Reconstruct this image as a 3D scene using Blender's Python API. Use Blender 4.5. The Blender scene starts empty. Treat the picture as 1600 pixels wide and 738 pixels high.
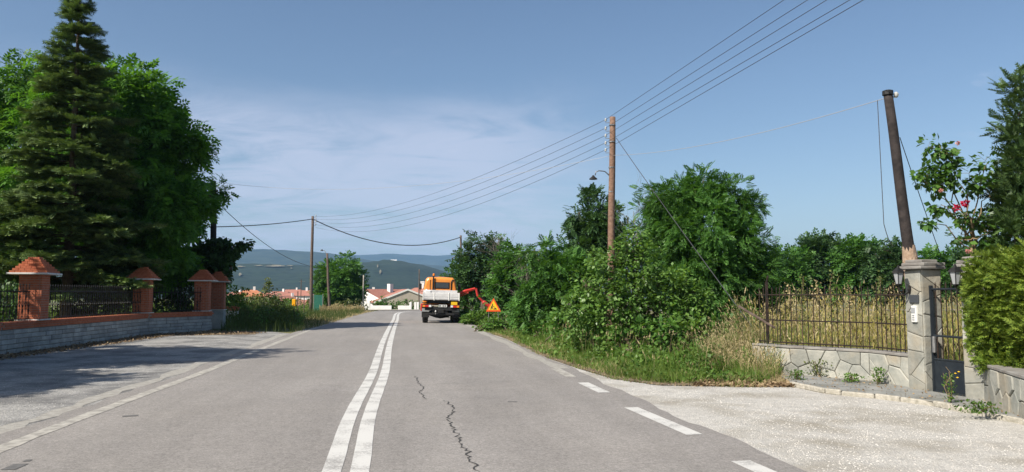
import bpy, math, random
import numpy as np
from mathutils import Vector, Matrix
R = math.radians
SC = bpy.context.scene
COL = SC.collection
random.seed(7)

# ------------------------------------------------------------------ camera
F, CX, CY = 1200.0, 800.0, 369.0
CAMH, PITCH = 1.6, math.atan(91 / 1200.0)
cam = bpy.data.cameras.new('camera'); cam.lens = 27.0; cam.sensor_width = 36.0
cam.clip_start = 0.05; cam.clip_end = 40000
co = bpy.data.objects.new('camera', cam); COL.objects.link(co)
co.location = (0, 0, CAMH); co.rotation_euler = (math.pi / 2 + PITCH, 0, 0)
SC.camera = co

# ------------------------------------------------------------------ light
LDIR = Vector((0.80, 0.70, -1.0)).normalized()          # direction the sunlight travels
ELEV = math.asin(-LDIR.z); SROT = math.atan2(-LDIR.x, -LDIR.y)
sun = bpy.data.lights.new('sun', 'SUN'); sun.energy = 5.0; sun.angle = R(0.53); sun.color = (1.0, 0.93, 0.82)
so = bpy.data.objects.new('sun', sun); COL.objects.link(so)
so.rotation_euler = LDIR.to_track_quat('-Z', 'Y').to_euler(); so.location = (-20, -20, 40)

SKY_STRENGTH = 0.084
w = bpy.data.worlds.new('World'); SC.world = w; w.use_nodes = True
nt = w.node_tree; N = nt.nodes; L = nt.links
for n in list(N): N.remove(n)
out = N.new('ShaderNodeOutputWorld'); bg = N.new('ShaderNodeBackground')
sky = N.new('ShaderNodeTexSky'); sky.sky_type = 'NISHITA'; sky.sun_disc = False
sky.sun_elevation = ELEV; sky.sun_rotation = SROT
sky.air_density = 1.0; sky.dust_density = 1.6; sky.ozone_density = 1.0; sky.altitude = 300
bg.inputs['Strength'].default_value = SKY_STRENGTH
def wn(t, **k):
    n = N.new(t)
    for a, b in k.items(): setattr(n, a, b)
    return n
tc = wn('ShaderNodeTexCoord')
sep = wn('ShaderNodeSeparateXYZ'); L.new(tc.outputs['Generated'], sep.inputs[0])
zc = wn('ShaderNodeMath', operation='MAXIMUM'); zc.inputs[1].default_value = 0.0; L.new(sep.outputs['Z'], zc.inputs[0])
za = wn('ShaderNodeMath', operation='ADD'); za.inputs[1].default_value = 0.10; L.new(zc.outputs[0], za.inputs[0])
dx = wn('ShaderNodeMath', operation='DIVIDE'); L.new(sep.outputs['X'], dx.inputs[0]); L.new(za.outputs[0], dx.inputs[1])
dy = wn('ShaderNodeMath', operation='DIVIDE'); L.new(sep.outputs['Y'], dy.inputs[0]); L.new(za.outputs[0], dy.inputs[1])
cmb = wn('ShaderNodeCombineXYZ'); L.new(dx.outputs[0], cmb.inputs[0]); L.new(dy.outputs[0], cmb.inputs[1])
def wnoise(scale, detail, rough, dist, off, sx=1.0, sy=1.0):
    mp = wn('ShaderNodeMapping'); mp.inputs['Location'].default_value = off
    mp.inputs['Scale'].default_value = (sx, sy, 1); L.new(cmb.outputs[0], mp.inputs[0])
    n = wn('ShaderNodeTexNoise'); n.inputs['Scale'].default_value = scale; n.inputs['Detail'].default_value = detail
    n.inputs['Roughness'].default_value = rough; n.inputs['Distortion'].default_value = dist
    L.new(mp.outputs[0], n.inputs['Vector']); return n.outputs['Fac']
def wramp(src, a, b, lo=0.0, hi=1.0):
    m = wn('ShaderNodeMapRange'); m.interpolation_type = 'SMOOTHSTEP'
    for i, v in enumerate((a, b, lo, hi)): m.inputs[i + 1].default_value = v
    L.new(src, m.inputs[0]); return m.outputs[0]
def wmath(op, a, b):
    m = wn('ShaderNodeMath', operation=op)
    for i, v in enumerate((a, b)):
        if isinstance(v, (int, float)): m.inputs[i].default_value = v
        else: L.new(v, m.inputs[i])
    return m.outputs[0]
# a bank of thin cloud lies low ahead and to the left; loose wisps elsewhere
vd = wn('ShaderNodeVectorMath', operation='DOT_PRODUCT'); L.new(tc.outputs['Generated'], vd.inputs[0])
ca, ce = R(-15), R(7.5); vd.inputs[1].default_value = (math.sin(ca) * math.cos(ce), math.cos(ca) * math.cos(ce), math.sin(ce))
bank = wramp(vd.outputs['Value'], 0.905, 0.985)
n_big = wnoise(0.55, 5, 0.55, 0.4, (3.1, 0.7, 0), 1.0, 1.3)
n_fine = wnoise(2.3, 8, 0.62, 0.9, (1.2, 5.4, 0), 0.8, 1.1)
low = wramp(wmath('ADD', sep.outputs['Z'], wmath('MULTIPLY', wmath('SUBTRACT', n_big, 0.5), 0.16)), 0.285, 0.20)
thick = wmath('MULTIPLY', wmath('MULTIPLY', bank, low), wramp(wmath('ADD', wmath('MULTIPLY', n_big, 0.5), wmath('MULTIPLY', n_fine, 0.5)), 0.36, 0.58))
wisps = wmath('MULTIPLY', wramp(n_fine, 0.60, 0.80), wramp(n_big, 0.46, 0.60))
cov = wmath('MINIMUM', wmath('ADD', wmath('MULTIPLY', thick, 0.62), wmath('MULTIPLY', wisps, 0.35)), 0.85)
mixc = wn('ShaderNodeMix', data_type='RGBA'); L.new(cov, mixc.inputs['Factor'])
hs = wn('ShaderNodeHueSaturation'); hs.inputs['Saturation'].default_value = 1.06; hs.inputs['Value'].default_value = 1.0
L.new(sky.outputs[0], hs.inputs['Color'])
L.new(hs.outputs[0], mixc.inputs['A']); mixc.inputs['B'].default_value = (5.7, 6.0, 7.3, 1)
L.new(mixc.outputs['Result'], bg.inputs['Color']); L.new(bg.outputs[0], out.inputs['Surface'])

vs = SC.view_settings; vs.view_transform = 'Standard'; vs.look = 'None'; vs.gamma = 1.0; vs.exposure = 0.55; vs.use_curve_mapping = False
SC.cycles.use_denoising = True
SC.cycles.max_bounces = 6; SC.cycles.diffuse_bounces = 3; SC.cycles.glossy_bounces = 2
SC.cycles.transmission_bounces = 4; SC.cycles.transparent_max_bounces = 8; SC.cycles.volume_bounces = 0
SC.cycles.caustics_reflective = False; SC.cycles.caustics_refractive = False

# ------------------------------------------------------------------ pixel helpers
def ray(px, py):
    u, v = (px - CX) / F, (CY - py) / F
    c, s = math.cos(PITCH), math.sin(PITCH)
    return Vector((u, c - v * s, s + v * c))
def G(px, py, z=0.0):                      # where a pixel meets the level z
    d = ray(px, py); return Vector((0, 0, CAMH)) + d * ((z - CAMH) / d.z)
def P(px, py, Y):                          # a pixel at a known distance
    d = ray(px, py); return Vector((0, 0, CAMH)) + d * (Y / d.y)

# ------------------------------------------------------------------ materials
MATS = {}
def nodes_of(name):
    m = bpy.data.materials.new(name); m.use_nodes = True; MATS[name] = m
    n, l = m.node_tree.nodes, m.node_tree.links
    return m, n, l, n['Principled BSDF']
def mat(name, c1, c2=None, scale=5.0, rough=0.8, bump=0.0, bscale=None, metal=0.0, spec=0.35, detail=6, coord='Object', lo=0.35, hi=0.65, rnd=0.0, c3=None, s3=1.0):
    m, n, l, p = nodes_of(name)
    p.inputs['Roughness'].default_value = rough; p.inputs['Metallic'].default_value = metal
    p.inputs['Specular IOR Level'].default_value = spec
    c2 = c2 or c1
    if coord == 'World': v = n.new('ShaderNodeNewGeometry').outputs['Position']
    else: v = n.new('ShaderNodeTexCoord').outputs['Object']
    nz = n.new('ShaderNodeTexNoise'); nz.inputs['Scale'].default_value = scale; nz.inputs['Detail'].default_value = detail
    nz.inputs['Roughness'].default_value = 0.6; l.new(v, nz.inputs['Vector'])
    rp = n.new('ShaderNodeValToRGB'); rp.color_ramp.elements[0].position = lo; rp.color_ramp.elements[1].position = hi
    rp.color_ramp.elements[0].color = (*c1, 1); rp.color_ramp.elements[1].color = (*c2, 1); l.new(nz.outputs['Fac'], rp.inputs[0])
    col = rp.outputs[0]
    if c3:
        n3 = n.new('ShaderNodeTexNoise'); n3.inputs['Scale'].default_value = s3; n3.inputs['Detail'].default_value = 5; l.new(v, n3.inputs['Vector'])
        r3 = n.new('ShaderNodeMapRange'); r3.inputs[1].default_value = 0.48; r3.inputs[2].default_value = 0.66; l.new(n3.outputs['Fac'], r3.inputs[0])
        mx = n.new('ShaderNodeMix'); mx.data_type = 'RGBA'; l.new(r3.outputs[0], mx.inputs['Factor']); l.new(col, mx.inputs['A']); mx.inputs['B'].default_value = (*c3, 1); col = mx.outputs['Result']
    if rnd:
        oi = n.new('ShaderNodeObjectInfo'); h = n.new('ShaderNodeHueSaturation')
        mr = n.new('ShaderNodeMapRange'); mr.inputs[3].default_value = 1 - rnd; mr.inputs[4].default_value = 1 + rnd
        l.new(oi.outputs['Random'], mr.inputs[0]); l.new(mr.outputs[0], h.inputs['Value']); l.new(col, h.inputs['Color']); col = h.outputs[0]
    l.new(col, p.inputs['Base Color'])
    if bump:
        b = n.new('ShaderNodeBump'); b.inputs['Strength'].default_value = 1.0; b.inputs['Distance'].default_value = bump
        n2 = n.new('ShaderNodeTexNoise'); n2.inputs['Scale'].default_value = bscale or scale * 2; n2.inputs['Detail'].default_value = 5; l.new(v, n2.inputs['Vector'])
        l.new(n2.outputs['Fac'], b.inputs['Height']); l.new(b.outputs[0], p.inputs['Normal'])
    return m
def leafmat(name, c1, c2, trans=0.35, rough=0.5, spec=0.3, tint=(1.25, 1.2, 0.5)):
    m, n, l, p = nodes_of(name)
    g = n.new('ShaderNodeNewGeometry')
    rp = n.new('ShaderNodeValToRGB'); rp.color_ramp.elements[0].color = (*c1, 1); rp.color_ramp.elements[1].color = (*c2, 1)
    l.new(g.outputs['Random Per Island'], rp.inputs[0])
    nz = n.new('ShaderNodeTexNoise'); nz.inputs['Scale'].default_value = 0.7; nz.inputs['Detail'].default_value = 2; l.new(g.outputs['Position'], nz.inputs['Vector'])
    mr = n.new('ShaderNodeMapRange'); mr.inputs[1].default_value = 0.3; mr.inputs[2].default_value = 0.7; mr.inputs[3].default_value = 0.75; mr.inputs[4].default_value = 1.25
    l.new(nz.outputs['Fac'], mr.inputs[0])
    h = n.new('ShaderNodeHueSaturation'); l.new(rp.outputs[0], h.inputs['Color']); l.new(mr.outputs[0], h.inputs['Value'])
    l.new(h.outputs[0], p.inputs['Base Color']); p.inputs['Roughness'].default_value = rough; p.inputs['Specular IOR Level'].default_value = spec
    t = n.new('ShaderNodeBsdfTranslucent'); mt = n.new('ShaderNodeMix'); mt.data_type = 'RGBA'; mt.blend_type = 'MULTIPLY'; mt.inputs['Factor'].default_value = 1
    l.new(h.outputs[0], mt.inputs['A']); mt.inputs['B'].default_value = (*tint, 1); l.new(mt.outputs['Result'], t.inputs['Color'])
    ms = n.new('ShaderNodeMixShader'); ms.inputs[0].default_value = trans
    l.new(p.outputs[0], ms.inputs[1]); l.new(t.outputs[0], ms.inputs[2]); l.new(ms.outputs[0], n['Material Output'].inputs['Surface'])
    return m

def asphalt_mat():
    m, n, l, p = nodes_of('asphalt'); p.inputs['Roughness'].default_value = 0.85; p.inputs['Specular IOR Level'].default_value = 0.3
    g = n.new('ShaderNodeNewGeometry').outputs['Position']; uv = n.new('ShaderNodeUVMap').outputs[0]
    def noise(v, s, d=4, r=0.6):
        a = n.new('ShaderNodeTexNoise'); a.inputs['Scale'].default_value = s; a.inputs['Detail'].default_value = d; a.inputs['Roughness'].default_value = r; l.new(v, a.inputs['Vector']); return a.outputs['Fac']
    def mr(src, a, b, c, d):
        k = n.new('ShaderNodeMapRange'); k.interpolation_type = 'SMOOTHSTEP'
        for i, x in enumerate((a, b, c, d)): k.inputs[i + 1].default_value = x
        l.new(src, k.inputs[0]); return k.outputs[0]
    def mul(a, b):
        k = n.new('ShaderNodeMath'); k.operation = 'MULTIPLY'; l.new(a, k.inputs[0]); l.new(b, k.inputs[1]); return k.outputs[0]
    grain = mul(mr(noise(g, 60, 4, 0.8), 0.30, 0.70, 0.66, 1.34), mr(noise(g, 17, 3, 0.6), 0.3, 0.7, 0.90, 1.10))
    mid = mr(noise(g, 3.2, 5), 0.3, 0.7, 0.955, 1.045)
    mp = n.new('ShaderNodeMapping'); mp.inputs['Scale'].default_value = (1.0, 0.06, 1); l.new(uv, mp.inputs[0])
    streak = mr(noise(mp.outputs[0], 1.3, 4), 0.3, 0.7, 0.93, 1.07)
    mp2 = n.new('ShaderNodeMapping'); mp2.inputs['Scale'].default_value = (0.35, 0.25, 1); l.new(uv, mp2.inputs[0])
    patch = mr(noise(mp2.outputs[0], 0.8, 3), 0.42, 0.62, 0.95, 1.03)
    v = mul(mul(grain, mid), mul(streak, patch))
    cr = n.new('ShaderNodeMix'); cr.data_type = 'RGBA'; cr.inputs['A'].default_value = (0.225, 0.212, 0.202, 1); cr.inputs['B'].default_value = (0.262, 0.242, 0.220, 1)
    l.new(noise(g, 0.35, 3), cr.inputs['Factor'])
    h = n.new('ShaderNodeHueSaturation'); l.new(cr.outputs['Result'], h.inputs['Color']); l.new(v, h.inputs['Value']); l.new(h.outputs[0], p.inputs['Base Color'])
    b = n.new('ShaderNodeBump'); b.inputs['Distance'].default_value = 0.006; b.inputs['Strength'].default_value = 0.8; l.new(noise(g, 70, 3, 0.7), b.inputs['Height']); l.new(b.outputs[0], p.inputs['Normal'])
    return m
asphalt_mat()

def gravel_mat(name, cols, dirt, vscale=38, dscale=0.55, d0=0.50, d1=0.66):
    m, n, l, p = nodes_of(name); p.inputs['Roughness'].default_value = 0.92; p.inputs['Specular IOR Level'].default_value = 0.2
    g = n.new('ShaderNodeNewGeometry').outputs['Position']
    vo = n.new('ShaderNodeTexVoronoi'); vo.inputs['Scale'].default_value = vscale; l.new(g, vo.inputs['Vector'])
    sp = n.new('ShaderNodeSeparateColor'); l.new(vo.outputs['Color'], sp.inputs[0])
    rp = n.new('ShaderNodeValToRGB'); rp.color_ramp.elements[0].color = (*cols[0], 1); rp.color_ramp.elements[1].color = (*cols[1], 1); l.new(sp.outputs[0], rp.inputs[0])
    nz = n.new('ShaderNodeTexNoise'); nz.inputs['Scale'].default_value = dscale; nz.inputs['Detail'].default_value = 7; nz.inputs['Roughness'].default_value = 0.65; l.new(g, nz.inputs['Vector'])
    mr = n.new('ShaderNodeMapRange'); mr.inputs[1].default_value = d0; mr.inputs[2].default_value = d1; l.new(nz.outputs['Fac'], mr.inputs[0])
    mx = n.new('ShaderNodeMix'); mx.data_type = 'RGBA'; l.new(mr.outputs[0], mx.inputs['Factor']); l.new(rp.outputs[0], mx.inputs['A']); mx.inputs['B'].default_value = (*dirt, 1)
    n2 = n.new('ShaderNodeTexNoise'); n2.inputs['Scale'].default_value = 6; n2.inputs['Detail'].default_value = 6; n2.inputs['Roughness'].default_value = 0.7; l.new(g, n2.inputs['Vector'])
    m2 = n.new('ShaderNodeMapRange'); m2.inputs[1].default_value = 0.3; m2.inputs[2].default_value = 0.7; m2.inputs[3].default_value = 0.82; m2.inputs[4].default_value = 1.15; l.new(n2.outputs['Fac'], m2.inputs[0])
    h = n.new('ShaderNodeHueSaturation'); l.new(mx.outputs['Result'], h.inputs['Color']); l.new(m2.outputs[0], h.inputs['Value']); l.new(h.outputs[0], p.inputs['Base Color'])
    b = n.new('ShaderNodeBump'); b.inputs['Distance'].default_value = 0.012; b.inputs['Strength'].default_value = 0.7; b.invert = True
    l.new(vo.outputs['Distance'], b.inputs['Height']); b2 = n.new('ShaderNodeBump'); b2.inputs['Distance'].default_value = 0.05; b2.inputs['Strength'].default_value = 0.6
    l.new(n2.outputs['Fac'], b2.inputs['Height']); l.new(b.outputs[0], b2.inputs['Normal']); l.new(b2.outputs[0], p.inputs['Normal'])
    return m
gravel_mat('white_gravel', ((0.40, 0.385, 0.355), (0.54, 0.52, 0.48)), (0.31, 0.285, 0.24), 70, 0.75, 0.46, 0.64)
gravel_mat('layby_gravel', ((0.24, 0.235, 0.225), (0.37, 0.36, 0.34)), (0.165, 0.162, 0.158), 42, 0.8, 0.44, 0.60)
def paint_mat():
    m, n, l, p = nodes_of('road_paint'); p.inputs['Roughness'].default_value = 0.75
    g = n.new('ShaderNodeNewGeometry').outputs['Position']
    a = n.new('ShaderNodeTexNoise'); a.inputs['Scale'].default_value = 45; a.inputs['Detail'].default_value = 5; a.inputs['Roughness'].default_value = 0.75; l.new(g, a.inputs['Vector'])
    c = n.new('ShaderNodeTexNoise'); c.inputs['Scale'].default_value = 2.2; c.inputs['Detail'].default_value = 5; l.new(g, c.inputs['Vector'])
    s = n.new('ShaderNodeMath'); s.operation = 'ADD'; l.new(a.outputs['Fac'], s.inputs[0]); l.new(c.outputs['Fac'], s.inputs[1])
    r = n.new('ShaderNodeValToRGB'); r.color_ramp.elements[0].position = 0.39; r.color_ramp.elements[1].position = 0.50
    r.color_ramp.elements[0].color = (0.27, 0.26, 0.245, 1); r.color_ramp.elements[1].color = (0.55, 0.54, 0.51, 1)
    k = n.new('ShaderNodeMath'); k.operation = 'MULTIPLY'; k.inputs[1].default_value = 0.5; l.new(s.outputs[0], k.inputs[0]); l.new(k.outputs[0], r.inputs[0]); l.new(r.outputs[0], p.inputs['Base Color'])
paint_mat()
mat('worn_paint', (0.26, 0.245, 0.22), (0.42, 0.40, 0.355), 7, 0.85, coord='World', lo=0.4, hi=0.6)
mat('edge_dust', (0.25, 0.235, 0.21), (0.37, 0.355, 0.32), 9, 0.9, bump=0.01, bscale=40, coord='World')
mat('tar', (0.035, 0.034, 0.033), (0.07, 0.068, 0.065), 30, 0.85, coord='World')
mat('old_patch', (0.10, 0.098, 0.095), (0.15, 0.145, 0.14), 30, 0.85, coord='World')
mat('ground', (0.10, 0.105, 0.035), (0.20, 0.165, 0.075), 0.9, 0.95, bump=0.05, bscale=9, coord='World', c3=(0.085, 0.12, 0.03), s3=0.11)
mat('dirt', (0.12, 0.085, 0.055), (0.21, 0.165, 0.11), 6, 0.95, bump=0.03, bscale=20, coord='World')
mat('pavement_stone', (0.20, 0.205, 0.195), (0.29, 0.29, 0.27), 3, 0.85, bump=0.01, bscale=30, coord='World', c3=(0.16, 0.16, 0.14), s3=1.2)
mat('kerb_stone', (0.28, 0.26, 0.21), (0.44, 0.41, 0.35), 12, 0.9, bump=0.015, bscale=25, coord='World')
mat('slate', (0.235, 0.24, 0.215), (0.36, 0.35, 0.305), 3.0, 0.75, bump=0.012, bscale=12, coord='World', rnd=0.20, c3=(0.33, 0.295, 0.23), s3=1.7)
mat('mortar', (0.15, 0.13, 0.10), (0.29, 0.26, 0.21), 10, 0.95, bump=0.02, bscale=30, coord='World')
mat('mortar_pale', (0.24, 0.21, 0.165), (0.36, 0.33, 0.27), 10, 0.95, bump=0.02, bscale=30, coord='World')
mat('coping', (0.17, 0.155, 0.14), (0.27, 0.26, 0.24), 4, 0.8, bump=0.01, coord='World')
mat('ashlar', (0.27, 0.275, 0.27), (0.40, 0.40, 0.38), 3.5, 0.85, bump=0.015, bscale=14, coord='World', rnd=0.22)
mat('brick', (0.37, 0.105, 0.05), (0.49, 0.165, 0.085), 9, 0.85, bump=0.006, bscale=40, coord='World', rnd=0.08)
mat('brick_mortar', (0.30, 0.24, 0.20), (0.36, 0.29, 0.24), 12, 0.9, coord='World')
mat('white_slab', (0.55, 0.54, 0.52), (0.68, 0.67, 0.64), 8, 0.7, coord='World')
mat('iron', (0.012, 0.012, 0.013), (0.03, 0.027, 0.025), 14, 0.55, metal=0.3)
mat('rusty_iron', (0.014, 0.013, 0.012), (0.05, 0.030, 0.021), 18, 0.75, metal=0.2, coord='World')
mat('gate_sheet', (0.018, 0.024, 0.032), (0.03, 0.038, 0.046), 6, 0.5, metal=0.3)
mat('pole_brown', (0.14, 0.082, 0.055), (0.25, 0.155, 0.11), 10, 0.9, bump=0.01, bscale=40, coord='World')
mat('pole_dark', (0.016, 0.013, 0.013), (0.045, 0.036, 0.034), 7, 0.85, bump=0.01, bscale=40, coord='World')
mat('pole_grey', (0.085, 0.06, 0.048), (0.16, 0.12, 0.10), 10, 0.9, coord='World')
mat('concrete', (0.30, 0.27, 0.24), (0.42, 0.39, 0.35), 6, 0.9, bump=0.01, coord='World')
mat('peeled_wood', (0.28, 0.19, 0.13), (0.42, 0.31, 0.23), 8, 0.9, bump=0.02, bscale=20, coord='World')
mat('ceramic', (0.42, 0.42, 0.40), rough=0.3)
mat('galvanised', (0.22, 0.22, 0.22), (0.32, 0.32, 0.32), 10, 0.5, metal=0.6)
mat('wire', (0.05, 0.05, 0.055), rough=0.6)
mat('pale_wire', (0.36, 0.36, 0.37), rough=0.4)
mat('bark', (0.07, 0.05, 0.035), (0.15, 0.115, 0.085), 6, 0.95, bump=0.03, bscale=18)
mat('dead_wood', (0.13, 0.11, 0.095), (0.22, 0.19, 0.165), 8, 0.95)
mat('stem', (0.16, 0.11, 0.06), (0.25, 0.18, 0.10), 8, 0.9)
leafmat('fir_needle', (0.065, 0.125, 0.050), (0.215, 0.290, 0.095), 0.10, 0.55, 0.25)
leafmat('walnut_leaf', (0.051, 0.144, 0.021), (0.127, 0.287, 0.038), 0.5)
leafmat('lime_leaf', (0.06, 0.16, 0.02), (0.12, 0.25, 0.04), 0.45)
leafmat('mulberry_leaf', (0.031, 0.076, 0.020), (0.076, 0.145, 0.034), 0.25)
leafmat('robinia_leaf', (0.046, 0.128, 0.026), (0.102, 0.225, 0.043), 0.35)
leafmat('robinia_dark', (0.035, 0.088, 0.030), (0.074, 0.142, 0.046), 0.3)
leafmat('poplar_leaf', (0.074, 0.169, 0.027), (0.189, 0.317, 0.081), 0.35, 0.4, 0.4)
leafmat('shrub_leaf', (0.049, 0.133, 0.025), (0.119, 0.231, 0.042), 0.35)
leafmat('weed_leaf', (0.061, 0.138, 0.022), (0.143, 0.237, 0.050), 0.35)
leafmat('olive_leaf', (0.065, 0.095, 0.025), (0.15, 0.175, 0.055), 0.3)
leafmat('hedge_leaf', (0.070, 0.130, 0.018), (0.205, 0.270, 0.040), 0.25, 0.5, 0.25)
leafmat('juniper_leaf', (0.035, 0.077, 0.025), (0.098, 0.161, 0.049), 0.2)
leafmat('rose_leaf', (0.039, 0.104, 0.023), (0.111, 0.215, 0.039), 0.35, 0.35, 0.4)
leafmat('rose_petal', (0.45, 0.012, 0.05), (0.62, 0.03, 0.10), 0.3, 0.5, 0.3, (1, 0.5, 0.5))
leafmat('pale_petal', (0.55, 0.22, 0.20), (0.65, 0.38, 0.32), 0.3, 0.5, 0.3, (1, 0.8, 0.8))
leafmat('grass_green', (0.075, 0.15, 0.022), (0.17, 0.245, 0.05), 0.35, 0.6, 0.2)
leafmat('grass_dry', (0.33, 0.27, 0.13), (0.55, 0.46, 0.27), 0.35, 0.7, 0.2, (1.1, 1.0, 0.7))
leafmat('grass_gold', (0.28, 0.24, 0.06), (0.44, 0.38, 0.13), 0.35, 0.7, 0.2, (1.1, 1.0, 0.7))
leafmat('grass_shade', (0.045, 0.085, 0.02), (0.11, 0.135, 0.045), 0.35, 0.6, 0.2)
leafmat('litter', (0.17, 0.11, 0.065), (0.36, 0.27, 0.16), 0.1, 0.8, 0.2, (1, 0.9, 0.8))
leafmat('pebble', (0.33, 0.31, 0.28), (0.56, 0.54, 0.50), 0.0, 0.9, 0.2)
mat('orange_paint', (0.72, 0.24, 0.035), (0.80, 0.29, 0.05), 2, 0.38, spec=0.5)
mat('alu', (0.58, 0.57, 0.56), (0.72, 0.71, 0.70), 4, 0.45, metal=0.0, spec=0.5)
mat('black_steel', (0.012, 0.012, 0.013), (0.025, 0.024, 0.023), 9, 0.6)
mat('rubber', (0.016, 0.016, 0.016), (0.03, 0.029, 0.028), 20, 0.85)
mat('rim_grey', (0.20, 0.20, 0.20), rough=0.5)
mat('red_paint', (0.45, 0.03, 0.022), (0.58, 0.05, 0.035), 5, 0.45)
mat('red_lens', (0.55, 0.015, 0.012), rough=0.2, spec=0.6)
mat('amber_lens', (0.80, 0.24, 0.02), rough=0.2, spec=0.6)
mat('white_lens', (0.75, 0.75, 0.75), rough=0.2, spec=0.6)
mat('plate', (0.62, 0.62, 0.60), rough=0.4)
mat('plate_ink', (0.03, 0.03, 0.03), rough=0.5)
mat('yellow_sign', (0.80, 0.50, 0.02), rough=0.4)
mat('sign_red', (0.78, 0.10, 0.02), rough=0.4)
mat('glass', (0.035, 0.045, 0.055), rough=0.08, spec=0.8)
mat('white_plastic', (0.72, 0.71, 0.68), rough=0.5)
mat('grey_plastic', (0.30, 0.31, 0.32), rough=0.5)
mat('dark_plate', (0.055, 0.06, 0.068), rough=0.4)
mat('white_wall', (0.66, 0.65, 0.62), (0.78, 0.77, 0.74), 3, 0.85)
mat('beige_wall', (0.38, 0.33, 0.27), (0.46, 0.41, 0.34), 2, 0.9)
mat('cream_wall', (0.58, 0.50, 0.40), (0.66, 0.58, 0.48), 2, 0.9)
mat('roof_red', (0.27, 0.11, 0.08), (0.37, 0.17, 0.125), 4, 0.85, rnd=0.15)
mat('roof_orange', (0.40, 0.15, 0.075), (0.48, 0.20, 0.10), 4, 0.85)
mat('window_glass', (0.05, 0.06, 0.07), rough=0.15, spec=0.6)
mat('green_metal', (0.02, 0.12, 0.085), (0.035, 0.17, 0.12), 5, 0.5)
mat('post_yellow', (0.80, 0.36, 0.01), rough=0.4)
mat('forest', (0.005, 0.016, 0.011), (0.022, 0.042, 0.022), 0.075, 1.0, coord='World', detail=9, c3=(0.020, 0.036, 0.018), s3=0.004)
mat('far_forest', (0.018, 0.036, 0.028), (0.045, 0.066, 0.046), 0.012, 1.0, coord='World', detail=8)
mat('stubble_field', (0.13, 0.12, 0.075), (0.24, 0.215, 0.14), 0.02, 1.0, coord='World')

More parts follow.
